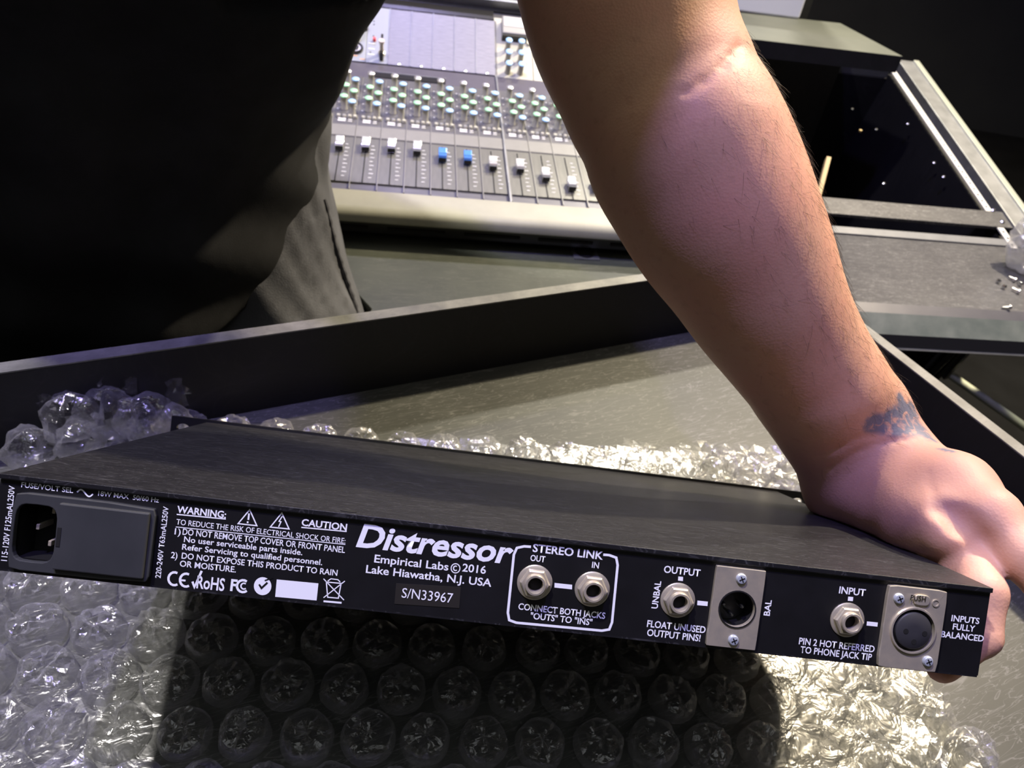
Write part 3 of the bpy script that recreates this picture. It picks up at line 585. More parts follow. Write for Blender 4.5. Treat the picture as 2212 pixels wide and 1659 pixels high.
tb_ = MB(); P_ = [(.0036*math.copysign(abs(math.cos(a))**.6, math.cos(a)), .0024*math.copysign(abs(math.sin(a))**.7, math.sin(a))) for a in np.linspace(0, 2*math.pi, 24, endpoint=False)]
tb_.prism(P_, .0, .0009, T=lambda a, b, c: (x+a, -.0008-c, z+b)); tab = tb_.build('push_tab', M_nickel, im, bevel=.0003)
text('PUSH', (1966, 1296), (1999, 1299), 11, .02, m=M_steel, y=-.0019, name='lettering')
x3, z3 = rp(2014, 1299); MB().lathe([(.0017, 0), (.0017, .0004), (.0012, .0004), (.0012, .0001)], 16, T=lambda a, b, c: (x3+a, -.0008-c, z3+b)).build('round_emblem', M_nickel, im, smooth=True)
screw(1934.5, 1288.5, im, -.0008); screw(1996, 1423, im, -.0008)
# front panel with ears and slots
fp = MB(); zf0, zf1 = -.0422, .0018
fp.box((-.2235, UD, zf0), (.2235, UD+.003, zf1))
for s in (-1, 1):
    x0, x1 = sorted((s*.2235, s*.2413))
    fp.plate(x0, x1, -.0202, zf1, s*.2325, -.0062, .0046, UD, UD+.003, n=20, rz=.0031)
    fp.plate(x0, x1, zf0, -.0202, s*.2325, -.0360, .0046, UD, UD+.003, n=20, rz=.0031)
fp.build('front_panel', M_panel, unit)

# ------------------------------------------------------------------ bubble wrap
wrap = empty('bubble_wrap', (0, .3, .751)); tag(wrap, 'sheet of clear large-bubble wrap lying on the tray under the rack unit', 'bubble wrap')
def hgt(x, y): return .0005+.0015*(math.sin(x*31+y*17)+1)*.5
w0 = np.array([-.171, .210]); wa_ = np.array([.0337, .0046]); wn = np.array([-wa_[1], wa_[0]])/np.linalg.norm(wa_)*.0300
wrapM = wrap.matrix_world
def inpoly(p, P):
    c = False; n = len(P)
    for i in range(n):
        a, b = P[i], P[(i+1) % n]
        if (a[1] > p[1]) != (b[1] > p[1]) and p[0] < (b[0]-a[0])*(p[1]-a[1])/(b[1]-a[1])+a[0]: c = not c
    return c
WP = [tuple(atz(*q, .752)[:2]) for q in [(2180, 1700), (1990, 1450), (1800, 1120), (1745, 985), (1250, 965), (820, 945), (420, 905), (350, 915), (200, 975)]]+[(-.345, .335), (-.42, .28), (-.42, .10), (.3, .09)]
def sheet(name, P, zf, step, m, parent, thick=0, jit=0, smooth=True):
    xs_, ys_ = [p[0] for p in P], [p[1] for p in P]; nx = int((max(xs_)-min(xs_))/step)+1; ny = int((max(ys_)-min(ys_))/step)+1; b = MB(); idx = {}
    def vid(i, j):
        if (i, j) not in idx:
            x = min(xs_)+i*step+(random.uniform(-jit, jit)); y = min(ys_)+j*step+random.uniform(-jit, jit)
            idx[(i, j)] = len(b.v); b.v.append((x-parent.location[0], y-parent.location[1], zf(x, y)))
        return idx[(i, j)]
    for i in range(nx):
        for j in range(ny):
            if inpoly((min(xs_)+(i+.5)*step, min(ys_)+(j+.5)*step), P):
                q = [vid(i, j), vid(i+1, j), vid(i+1, j+1), vid(i, j+1)]
                if jit:
                    b.f += [(q[0], q[1], q[2]), (q[0], q[2], q[3])] if random.random() < .5 else [(q[0], q[1], q[3]), (q[1], q[2], q[3])]; b.mi += [0, 0]
                else: b.f.append(tuple(q)); b.mi.append(0)
    return b.build(name, m, parent, smooth='all' if smooth else False)
sheet('base_film', WP, lambda x, y: hgt(x, y), .008, M_base, wrap)
def bubble_mesh(seed, crumple=.35):
    r_ = np.random.default_rng(seed); n, rings = 30, [(0.0155, 0), (.0150, .0012), (.0149, .0045), (.0142, .0075), (.0125, .0092), (.0095, .0100), (.0060, .0102), (.0025, .0101)]
    ph = r_.uniform(0, 6.28, 8); dr = r_.uniform(0, 6.28, 5); b = MB(); P = []
    for j, (rr, h) in enumerate(rings):
        row = []
        for k in range(n):
            a = 2*math.pi*k/n; f = j/(len(rings)-1)
            rad = rr*(1+.03*math.sin(3*a+ph[0])*f+.02*math.sin(5*a+ph[1])); x, y = rad*math.cos(a), rad*math.sin(a)
            wv = 0
            for q_ in range(4): wv += (abs(math.sin((x*math.cos(dr[q_])+y*math.sin(dr[q_]))*(260+90*q_)+ph[2+q_]))-.6)*.0011
            h2 = h*(1-.10*math.cos(a+ph[6])*f)+wv*min(1, f*1.4)*crumple*2.2+(r_.normal()*.00025 if j > 2 else 0)
            row.append((x, y, max(h2, 0 if j else -.0005)))
        P.append(row)
    vs = [q for r in P for q in r]+[(0, 0, .0095+r_.normal()*.0006)]; m = len(rings)
    fs = [(j*n+k, j*n+(k+1) % n, (j+1)*n+(k+1) % n, (j+1)*n+k) for j in range(m-1) for k in range(n)]+[((m-1)*n+k, (m-1)*n+(k+1) % n, m*n) for k in range(n)]
    b.add(vs, fs); o = b.build('bubble', M_film, None, smooth=False); me = o.data; bpy.data.objects.remove(o)
    me.polygons.foreach_set('use_smooth', [True]*len(me.polygons)); me.set_sharp_from_angle(angle=R(28)); return me
bms = [bubble_mesh(s, .6) for s in range(8)]+[bubble_mesh(s, 1.0) for s in range(20, 25)]
UPz = lambda x, y: None
nb_ = 0
for j in range(-5, 13):
    for i in range(-10, 18):
        p = w0+wa_*(i+.5*(j % 2))+wn*j
        if not inpoly(p, WP): continue
        q = UR.T @ (np.array([p[0], p[1], .765])-UO)      # keep clear of the unit's lower edge
        if -.018 < q[1]-UD-.003 < .014 and abs(q[0]) < .255 or (q[1] < UD and q[2] > -.058 and abs(q[0]) < .23): continue
        lit = p[0] < -.19 or p[0] > .17
        o = link('bubble', bms[8+random.randrange(5)] if (lit and random.random() < .7) else bms[random.randrange(8)], wrap)
        o.location = (p[0]+random.uniform(-.001, .001), p[1]-.3+random.uniform(-.001, .001), hgt(*p)); o.rotation_euler = (random.uniform(-.08, .08), random.uniform(-.08, .08), random.uniform(0, 6.28))
        s = random.uniform(.94, 1.04)*(1.08 if p[0] < -.16 else 1); o.scale = (s, s, random.uniform(.9, 1.15)*(1.25 if lit else 1)); nb_ += 1
# crumpled loose film over the right and left ends
def crumple(name, pts, amp, base, step=.0065):
    P = [tuple(atz(*q, .752)[:2]) for q in pts]
    def zf(x, y): return base+amp*(abs(math.sin(x*130+y*60)+math.sin(y*170-x*45)+math.sin((x+y)*90))/3)+random.random()*amp*.3
    return sheet(name, P, zf, step, M_base, wrap, jit=step*.35, smooth=False)
crumple('loose_film', [(1760, 1400), (1960, 1462), (2040, 1540), (2130, 1690), (1800, 1690)], .006, .009, .011)
crumple('loose_film', [(-40, 1560), (140, 1500), (260, 1540), (300, 1700), (-60, 1700)], .006, .012)
crumple('loose_film', [(1330, 975), (1745, 985), (1745, 1052), (1500, 1020), (1330, 1000)], .006, .009)

# wrap bunched up behind the unit's left end, and the bundle on the shelf
def bundle(name, cen, rads, label, seed, m=None):
    r_ = np.random.default_rng(seed); root = empty(name, tuple(cen))
    tag(root, label, 'bubble wrap')
    for k, (dx, dy, dz, rr) in enumerate(rads):
        b = MB(); U, V = 22, 14; P = []; ph = r_.uniform(0, 6.28, 6)
        for i in range(V+1):
            row = []
            for j in range(U):
                a, t = 2*math.pi*j/U, math.pi*i/V; d = 1+.10*math.sin(3*a+ph[0])*math.sin(t)+.10*math.sin(5*a+4*t+ph[1])*math.sin(t)+r_.normal()*.05*math.sin(t)
                row.append((rr*d*math.sin(t)*math.cos(a), rr*d*math.sin(t)*math.sin(a), max(rr*d*math.cos(t)*1.05, -rr*.95)))
            P.append(row)
        vs = [q for r in P for q in r]; b.add(vs, [(i*U+j, i*U+(j+1) % U, (i+1)*U+(j+1) % U, (i+1)*U+j) for i in range(V) for j in range(U)])
        o = b.build('bubble', m or M_film, root, smooth='all', loc=(dx, dy, dz)); o.data.set_sharp_from_angle(angle=R(25))
    return root
c1 = atz(260, 985, .753)
bd = bundle('bunched_bubble_wrap', (c1[0], c1[1], .752), [(-.052, -.022, .018, .017), (-.034, .006, .030, .020), (-.012, .018, .028, .021), (.012, .022, .022, .020), (-.026, -.004, .016, .016), (.030, .030, .016, .014)], 'bunched clear bubble wrap against the tray wall beyond the left end of the rack unit', 3)
b_ = MB()
for (x, y, z, s) in [(-.06, -.03, .006, .012), (-.02, .02, .05, .014), (.0, .03, .047, .012), (.033, .038, .040, .017), (-.045, .0, .045, .012), (.035, .02, .02, .016)]:
    m_ = 5; P = [[(x+s*(i/m_-.5)+random.uniform(-1, 1)*s*.12, y+s*.4*(j/m_-.5)+random.uniform(-1, 1)*s*.15, z+s*(j/m_-.5)*1.1+random.uniform(-1, 1)*s*.18) for j in range(m_+1)] for i in range(m_+1)]; b_.grid(P)
b_.build('torn_film', M_base, bd)['kind'] = 'stuff'
c2_ = atz(2190, 580, .702)
bundle('wrapped_bundle', (c2_[0]+.01, c2_[1], .702), [(0, 0, .029, .031), (.010, .012, .066, .029), (.018, .02, .104, .027), (.040, .0, .033, .029), (-.010, .012, .054, .022)], 'clump of crumpled clear bubble wrap on the shelf at the right edge', 9, M_thick)
# small machine screws lying on the shelf
def shelf_screw():
    b = MB(); b.lathe([(.0032, 0), (.0035, .0012), (.0030, .0026), (.0016, .0030)], 12); b.lathe([(.0017, -.009), (.0019, -.0085), (.0017, 0)], 8, cap1=False)
    return b.build('machine_screw', M_steel, smooth=True)
sp = [(2158, 606, 'standing at the left of the small pile'), (2170, 618, 'just right of the leftmost one'), (2192, 603, 'at the back of the pile'), (2205, 612, 'at the right frame edge'), (2200, 628, 'lying in front of the pile'), (2180, 663, 'lying alone near the shelf edge')]
s0 = shelf_screw()
for i, (px, py, d) in enumerate(sp):
    o = s0 if i == 0 else copy(s0); p = atz(px, py, .7045); o.location = tuple(p); o.rotation_euler = (R(80+random.uniform(-8, 8)), 0, random.uniform(-.8, .8)+(1.3 if i == 5 else 0)); o.location.z = .7040
    tag(o, 'small steel screw on the grey shelf, '+d, 'screw', 'machine screws on the shelf')
# things in the dark gap right of the tray
def bar(name, p, q, r, m, label, cat):
    o = MB().tube([p, q], r, 12).build(name, m, smooth=True); return tag(o, label, cat)
g1, g2 = atz(2050, 808, .42), atz(2260, 955, .42); bar('pale_tube', g1, g2, .0075, M_glow, 'pale greenish tube lying in the dark gap right of the tray', 'tube')
br = empty('desk_stand', tuple(atz(2000, 860, .30))); tag(br, 'dark metal stand braces below the desk edge right of the tray', 'stand')
for qa, qb, m in [((1990, 830), (2075, 745), M_alud), ((2040, 815), (2100, 748), M_alud)]:
    A_, B_ = atz(*qa, .45)-np.array(br.location), atz(*qb, .55)-np.array(br.location); MB().tube([A_, B_], .006, 4).build('brace', m, br)
pcn = atz(1985, 775, .30); MB().box((-.02, -.02, 0), (.02, .02, .01)).build('white_block', M_whitebox, loc=tuple(pcn)); tag(bpy.data.objects['white_block'], 'small white block seen under the desk edge in the gap', 'block')

# ------------------------------------------------------------------ person (grown from a smooth distance field)
def sdf_grid(prims, lo, hi, h, extra=None, init=.03):
    lo, hi = np.array(lo, float), np.array(hi, float); n = np.ceil((hi-lo)/h).astype(int)+1
    V = np.full(n, init, np.float32); ax = [lo[i]+h*np.arange(n[i]) for i in range(3)]
    for (a, b, ra, rb, k, sg) in prims:
        a, b = np.array(a, float), np.array(b, float); m = max(ra, rb)+k+3*h+(init if sg > 0 else 0)*.6
        i0 = np.maximum(((np.minimum(a, b)-m-lo)/h).astype(int), 0); i1 = np.minimum(((np.maximum(a, b)+m-lo)/h).astype(int)+2, n)
        if (i1 <= i0).any(): continue
        sl_ = tuple(slice(i0[i], i1[i]) for i in range(3))
        X, Y, Z = [ax[i][i0[i]:i1[i]].astype(np.float32).reshape([-1 if j == i else 1 for j in range(3)]) for i in range(3)]
        d = (b-a).astype(np.float32); L2 = float(d@d)+1e-12
        t = np.clip(((X-a[0])*d[0]+(Y-a[1])*d[1]+(Z-a[2])*d[2])/L2, 0, 1)
        D = np.sqrt((X-a[0]-t*d[0])**2+(Y-a[1]-t*d[1])**2+(Z-a[2]-t*d[2])**2)-(ra+(rb-ra)*t)
        o = V[sl_]
        if sg > 0: hh = np.clip(.5+.5*(o-D)/k, 0, 1); V[sl_] = o*(1-hh)+D*hh-k*hh*(1-hh)
        else: hh = np.clip(.5-.5*(o+D)/k, 0, 1); V[sl_] = o*(1-hh)-D*hh+k*hh*(1-hh)
    if extra is not None: V = extra(V, ax)
    return V, lo, h
def surface(V, lo, h):
    s = V < 0; n = np.array(V.shape)
    c = np.zeros(n-1, np.uint8)
    for dx in (0, 1):
        for dy in (0, 1):
            for dz in (0, 1): c += s[dx:n[0]-1+dx, dy:n[1]-1+dy, dz:n[2]-1+dz]
    act = (c > 0) & (c < 8); ids = np.full(act.shape, -1, np.int64); I = np.argwhere(act); ids[act] = np.arange(len(I))
    acc = np.zeros((len(I), 3)); cnt = np.zeros(len(I)); cor = [(x, y, z) for x in (0, 1) for y in (0, 1) for z in (0, 1)]
    for p in cor:
        for q in cor:
            if sum(q)-sum(p) == 1 and all(b >= a for a, b in zip(p, q)):
                a = V[I[:, 0]+p[0], I[:, 1]+p[1], I[:, 2]+p[2]]; b = V[I[:, 0]+q[0], I[:, 1]+q[1], I[:, 2]+q[2]]
                m = (a < 0) != (b < 0); t = np.where(m, a/(a-b+1e-20), 0)
                P = np.array(p)+t[:, None]*(np.array(q)-np.array(p)); acc[m] += P[m]; cnt[m] += 1
    vs = lo+(I+acc/cnt[:, None])*h; F_ = []
    for ax in range(3):
        u, v = (ax+1) % 3, (ax+2) % 3; sa = [slice(None)]*3; sb = [slice(None)]*3; sa[ax] = slice(0, -1); sb[ax] = slice(1, None)
        A_, B_ = s[tuple(sa)], s[tuple(sb)]; E = np.argwhere(A_ != B_); E = E[(E[:, u] > 0) & (E[:, v] > 0) & (E[:, u] < n[u]-1) & (E[:, v] < n[v]-1)]
        def g(du, dv):
            q = E.copy(); q[:, u] -= du; q[:, v] -= dv; return ids[q[:, 0], q[:, 1], q[:, 2]]
        f = np.stack([g(1, 1), g(0, 1), g(0, 0), g(1, 0)], 1); fl = ~A_[E[:, 0], E[:, 1], E[:, 2]]; f[fl] = f[fl][:, ::-1]; F_.append(f)
    F_ = np.concatenate(F_); F_ = F_[(F_ >= 0).all(1)]
    return vs, F_
def np_mesh(name, vs, fs, mats):
    me = bpy.data.meshes.new(name); me.vertices.add(len(vs)); me.vertices.foreach_set('co', np.asarray(vs, np.float32).ravel())
    k = fs.shape[1]; me.loops.add(fs.size); me.loops.foreach_set('vertex_index', fs.ravel().astype(np.int32)); me.polygons.add(len(fs))
    me.polygons.foreach_set('loop_start', np.arange(0, fs.size, k, dtype=np.int32)); me.polygons.foreach_set('loop_total', np.full(len(fs), k, np.int32))
    me.polygons.foreach_set('use_smooth', [True]*len(fs)); me.update(calc_edges=True); me.validate()
    for m in mats: me.materials.append(m)
    return me
def A(px, py, d, r): return atd(px, py, d), r*d/1597
prims = []
def cap(p, q, k=.012, sg=1): prims.append((p[0], q[0], p[1], q[1], k, sg))
# upper arm and forearm
def chain(pts, k, n=6):
    Q = np.array([[*atd(u, v, d), r*d/1597] for u, v, d, r in pts]); out = []
    for i in range(len(Q)-1):
        p0, p1, p2, p3 = Q[max(i-1, 0)], Q[i], Q[i+1], Q[min(i+2, len(Q)-1)]
        for t in np.arange(n)/n: out.append(.5*((2*p1)+(-p0+p2)*t+(2*p0-5*p1+4*p2-p3)*t*t+(-p0+3*p1-3*p2+p3)*t**3))
    out.append(Q[-1])
    for a, b_ in zip(out[:-1], out[1:]): cap((a[:3], a[3]), (b_[:3], b_[3]), k)
sh = A(1180, -560, .47, 205); ua = A(1310, -180, .44, 222); el = A(1462, 275, .425, 204)
chain([(1180, -560, .47, 205), (1310, -180, .44, 224), (1350, 0, .43, 217), (1378, 100, .43, 205), (1432, 225, .43, 194)], .004)
cap(A(1432, 225, .43, 194), A(1470, 300, .43, 196), .010)
chain([(1490, 245, .427, 138), (1472, 300, .425, 198), (1518, 395, .428, 197), (1561, 482, .43, 187), (1610, 568, .435, 169), (1650, 650, .44, 153), (1693, 722, .448, 139), (1738, 790, .455, 130), (1778, 850, .462, 124)], .006)
f3 = A(1778, 850, .462, 120)
w1, w2 = A(1796, 930, .468, 84), A(1862, 893, .466, 76)
cap(f3, w1, .012); cap(f3, w2, .012); cap(w1, w2, .012)
# palm
hy0, hy1 = A(1830, 1052, .480, 82), A(1995, 1142, .405, 68)
th0, th1 = A(1925, 1000, .462, 84), A(2062, 1062, .405, 76)
cap(w1, hy0, .02); cap(hy0, hy1, .014); cap(w2, th0, .02); cap(th0, th1, .016); cap(A(1890, 1030, .47, 74), A(2030, 1120, .39, 58), .012); cap(hy1, A(2047, 1154, .378, 55), .014)
# thumb
tm = A(2138, 1116, .378, 60); tp = A(2214, 1204, .36, 50); td = A(2285, 1290, .35, 47); te = A(2325, 1335, .347, 38)
cap(th1, tm, .012); cap(tm, tp, .006); cap(tp, td, .005); cap(td, te, .005)
# fingers: knuckle, middle joint, end joint, tip
for pts in ([(2088, 1196, .378, 48), (2124, 1280, .356, 47), (2120, 1376, .350, 39), (2035, 1441, .352, 34)],
            [(2052, 1162, .385, 44), (2078, 1262, .372, 42), (2068, 1342, .369, 38), (1975, 1402, .371, 33)],
            [(2012, 1145, .405, 42), (2024, 1240, .392, 39), (2012, 1312, .390, 36), (1922, 1364, .391, 31)],
            [(1972, 1122, .430, 36), (1964, 1206, .418, 33), (1950, 1268, .416, 30), (1880, 1302, .418, 27)]):
    q = [A(*p) for p in pts]; cap(hy1 if pts[0][0] < 2040 else A(2040, 1130, .40, 48), q[0], .005); cap(q[0], q[1], .004); cap(q[1], q[2], .003); cap(q[2], q[3], .003)
# creases: elbow fold, wrist folds, palm folds
def front(px, py, d, r=2.2): return A(px, py, d, r/d*1.597 if False else r*1.6/d*.5)
def crease(pts, r, k):
    P = []
    for px, py in pts: P.append(surfpt(px, py))
    for a, b in zip(P[:-1], P[1:]): prims.append((a, b, r, r, k, -1))
def evalp(p, pr):
    o = .03
    for (a, b, ra, rb, k, sg) in pr:
        a, b = np.asarray(a), np.asarray(b); d = b-a; t = np.clip(np.dot(p-a, d)/(d@d+1e-12), 0, 1); D = np.linalg.norm(p-a-t*d)-(ra+(rb-ra)*t)
        if sg > 0: hh = min(max(.5+.5*(o-D)/k, 0), 1); o = o*(1-hh)+D*hh-k*hh*(1-hh)
        else: hh = min(max(.5-.5*(o+D)/k, 0), 1); o = o*(1-hh)-D*hh+k*hh*(1-hh)
    return o
base_prims = list(prims)
def surfpt(px, py, pr=None, t0=.25, t1=.9):
    d = ray(px, py); L_ = np.linalg.norm(d); t = t0
    for _ in range(80):
        s = evalp(CAM+d*t, pr or base_prims)
        if s < .0003 or t > t1: break
        t += max(s*.8, .0004)/L_
    return CAM+d*t
crease([(1480, 200), (1520, 175), (1562, 140), (1602, 96)], .0002, .0045); crease([(1500, 205), (1560, 160), (1600, 125)], .0001, .0015)
crease([(1762, 985), (1800, 972), (1850, 948), (1900, 938)], .0002, .0025); crease([(1770, 1020), (1815, 1000), (1860, 972), (1930, 952), (1990, 948)], .0002, .003)
crease([(2032, 1092), (2060, 1106), (2085, 1130), (2118, 1163)], .0020, .009); crease([(2040, 1100), (2062, 1122), (2072, 1140)], .0014, .008)
crease([(2000, 1020), (2012, 1060), (2022, 1090)], .0002, .0025)
P_all = np.array([p for pr in prims for p in (pr[0], pr[1])])
V, lo_, h_ = sdf_grid(prims, P_all.min(0)-.08, P_all.max(0)+.08, .0022)
vs, fs = surface(V, lo_, h_)
# keep the surface off the metal it grips: where it touches the unit the flesh flattens
q = (vs-UO) @ UR; ins = (q[:, 0] < UWh+.0005) & (q[:, 0] > 0) & (q[:, 1] > 0) & (q[:, 1] < UD) & (q[:, 2] < .0004) & (q[:, 2] > -UH-.001)
dx = UWh+.0006-q[:, 0]; dz = .0006-q[:, 2]; dzb = q[:, 2]+UH+.0014
ch = np.argmin(np.stack([dx, dz, dzb]), 0)
q[ins & (ch == 0), 0] = UWh+.0006; q[ins & (ch == 1), 2] = .0006; q[ins & (ch == 2), 2] = -UH-.0014
vs = q @ UR.T+UO
# torso and hips of the same body, inside the clothes
tor = [((-.40, .74, .92), (-.36, .66, 1.12), .135, .15, .05, 1), ((-.36, .66, 1.12), (-.28, .60, 1.28), .15, .12, .05, 1), ((-.28, .60, 1.26), tuple(sh[0]), .09, .062, .05, 1), ((-.42, .62, 1.30), (-.28, .60, 1.30), .10, .10, .05, 1), ((-.42, .62, 1.30), (-.56, .58, 1.22), .085, .06, .04, 1), ((-.33, .59, 1.33), (-.14, .47, 1.40), .06, .052, .03, 1)]
V2, l2, h2 = sdf_grid(tor, (-.75, .35, .72), (.1, 1.0, 1.56), .009); vt2, ft2 = surface(V2, l2, h2)
HS = np.array([.245, -.11, -.09])
hd = [((-.335, .53, 1.55), (-.335, .515, 1.60), .070, .078, .03, 1), ((-.335, .56, 1.585), (-.335, .54, 1.60), .085, .085, .03, 1), ((-.335, .475, 1.50), (-.335, .50, 1.53), .030, .050, .03, 1), ((-.335, .448, 1.575), (-.335, .436, 1.548), .008, .013, .012, 1),
      ((-.322, .446, 1.512), (-.348, .446, 1.512), .007, .007, .008, 1), ((-.365, .437, 1.582), (-.363, .437, 1.582), .010, .010, .008, -1), ((-.305, .437, 1.582), (-.307, .437, 1.582), .010, .010, .008, -1), ((-.412, .545, 1.575), (-.414, .55, 1.555), .014, .009, .006, 1), ((-.258, .545, 1.575), (-.256, .55, 1.555), .014, .009, .006, 1), ((-.335, .58, 1.42), (-.335, .55, 1.52), .06, .055, .03, 1)]
V5, l5, h5 = sdf_grid(hd, (-.46, .40, 1.36), (-.21, .68, 1.72), .005); vh, fh = surface(V5, l5, h5); vh = vh+HS
ft2 = np.concatenate([ft2, fh+len(vt2)]); vt2 = np.concatenate([vt2, vh])
n1 = len(vs); allv = np.concatenate([vs, vt2]); allf = np.concatenate([fs, ft2+n1])

M_skin = bpy.data.materials.new('skin'); M_skin.use_nodes = True; nt = M_skin.node_tree; N = nt.nodes; L = nt.links; b = N['Principled BSDF']
b.inputs['Roughness'].default_value = .55; b.inputs['Subsurface Weight'].default_value = .12; b.inputs['Subsurface Radius'].default_value = (.006, .0025, .0012); b.inputs['Subsurface Scale'].default_value = 1; b.inputs['Specular IOR Level'].default_value = .3
tc = N.new('ShaderNodeTexCoord')
def nz(scale, det=3, dist=0):
    n = N.new('ShaderNodeTexNoise'); n.inputs['Scale'].default_value = scale; n.inputs['Detail'].default_value = det; n.inputs['Distortion'].default_value = dist; L.new(tc.outputs['Object'], n.inputs[0]); return n
def mix(f, a, c):
    m = N.new('ShaderNodeMixRGB'); L.new(f, m.inputs[0])
    for i, q_ in ((1, a), (2, c)):
        if isinstance(q_, tuple): m.inputs[i].default_value = (*q_, 1)
        else: L.new(q_, m.inputs[i])
    return m.outputs[0]
def ramp(src, p0, p1):
    r = N.new('ShaderNodeMapRange'); r.inputs[1].default_value = p0; r.inputs[2].default_value = p1; L.new(src, r.inputs[0]); return r.outputs[0]
c = mix(ramp(nz(22, 4).outputs[0], .35, .7), (.62, .355, .22), (.64, .32, .205)); c = mix(ramp(nz(180, 3).outputs[0], .55, .8), c, (.55, .30, .185))
at = N.new('ShaderNodeAttribute'); at.attribute_name = 'palm'; c = mix(at.outputs['Fac'], c, (.49, .27, .205))
a2 = N.new('ShaderNodeAttribute'); a2.attribute_name = 'tattoo'; wvn = nz(200, 2, .8); mm = N.new('ShaderNodeMath'); mm.operation = 'MULTIPLY'; L.new(a2.outputs['Fac'], mm.inputs[0]); L.new(ramp(wvn.outputs[0], .3, .5), mm.inputs[1])
c = mix(mm.outputs[0], c, (.16, .16, .19)); L.new(c, b.inputs['Base Color'])
bp = N.new('ShaderNodeBump'); bp.inputs['Strength'].default_value = .13; bp.inputs['Distance'].default_value = .0006; ad = N.new('ShaderNodeMath'); ad.operation = 'ADD'
vo = N.new('ShaderNodeTexVoronoi'); vo.inputs['Scale'].default_value = 700; L.new(tc.outputs['Object'], vo.inputs[0]); L.new(vo.outputs['Distance'], ad.inputs[0]); L.new(nz(90, 5).outputs[0], ad.inputs[1]); L.new(ad.outputs[0], bp.inputs['Height']); L.new(bp.outputs[0], b.inputs['Normal'])
person = empty('person', (-.38, .72, 0)); tag(person, 'person in black T-shirt reaching a bare arm down to grip the rack unit', 'person')
bme_ = np_mesh('body', allv, allf, [M_skin])
def segd(X, a, b_):
    a, b_ = np.asarray(a), np.asarray(b_); d = b_-a; t = np.clip(((X-a)@d)/(d@d), 0, 1); return np.linalg.norm(X-a-t[:, None]*d, axis=1)
def ss(x, e0, e1): t = np.clip((x-e0)/(e1-e0), 0, 1); return t*t*(3-2*t)
tat = np.zeros(len(allv))
for (p1, p2, rr) in [((1885, 915), (1990, 925), .0065), ((1925, 900), (1975, 885), .006), ((1945, 860), (1975, 895), .004), ((1990, 930), (2012, 948), .004), ((2030, 968), (2060, 975), .002)]:
    tat = np.maximum(tat, 1-ss(segd(allv, surfpt(*p1), surfpt(*p2)), rr*.7, rr*1.25))
palm = 1-ss(segd(allv, hy0[0], tp[0]), .035, .075)*1.0; palm = np.maximum(palm, 1-ss(segd(allv, th0[0], td[0]), .03, .06)); palm *= .85
for nme, arr in (('tattoo', tat), ('palm', palm)):
    a_ = bme_.attributes.new(nme, 'FLOAT', 'POINT'); a_.data.foreach_set('value', arr.astype(np.float32))
body = link('body', bme_, person); person_off = np.array(person.location); body.location = -person.location
# arm hair
nrm = np.zeros(len(vs)*3, np.float32); bme_.vertices.foreach_get('normal', (tmp := np.zeros(len(allv)*3, np.float32))); nrm = tmp.reshape(-1, 3)[:len(vs)]
ax0, ax1 = el[0], w2[0]; dax = (ax1-ax0)/np.linalg.norm(ax1-ax0); s_ax = (vs-ax0)@dax; Lx = np.linalg.norm(ax1-ax0)
side = nrm@RT; cand = np.where((s_ax > -.02) & (s_ax < Lx+.01) & (nrm@FW < .45) & (side > -.45))[0]
wgt = .25+np.clip(side[cand], 0, 1)**2*2.2; pick = rng.choice(cand, 1300, replace=False, p=wgt/wgt.sum())
hv, hf = [], []
for i in pick:
    p, n_ = vs[i], nrm[i]; t_ = dax-n_*(dax@n_); t_ /= np.linalg.norm(t_); bi = np.cross(n_, t_); a = rng.normal()*.5; t_ = t_*math.cos(a)+bi*math.sin(a); ln = rng.uniform(.005, .012); lift = rng.uniform(.12, .5); curl = rng.normal()*.4
    pts = [p+t_*ln*s+n_*(ln*lift*s*(1-.4*s)+.0001)+bi*curl*ln*s*s*.5 for s in (0, .35, .7, 1)]
    base = len(hv); wv = np.cross(t_, n_); wv /= np.linalg.norm(wv)
    for j, q_ in enumerate(pts):
        r_ = .000055*(1-.6*j/3)
        hv += [q_+wv*r_, q_-wv*r_*.5+n_*r_*.87, q_-wv*r_*.5-n_*r_*.87]
    for j in range(3):
        for k in range(3): hf.append((base+3*j+k, base+3*j+(k+1) % 3, base+3*j+3+(k+1) % 3, base+3*j+3+k))
hm = np_mesh('arm_hair', np.array(hv), np.array(hf), [M_hair]); ho = link('arm_hair', hm, person); ho.location = -person.location; ho['kind'] = 'stuff'

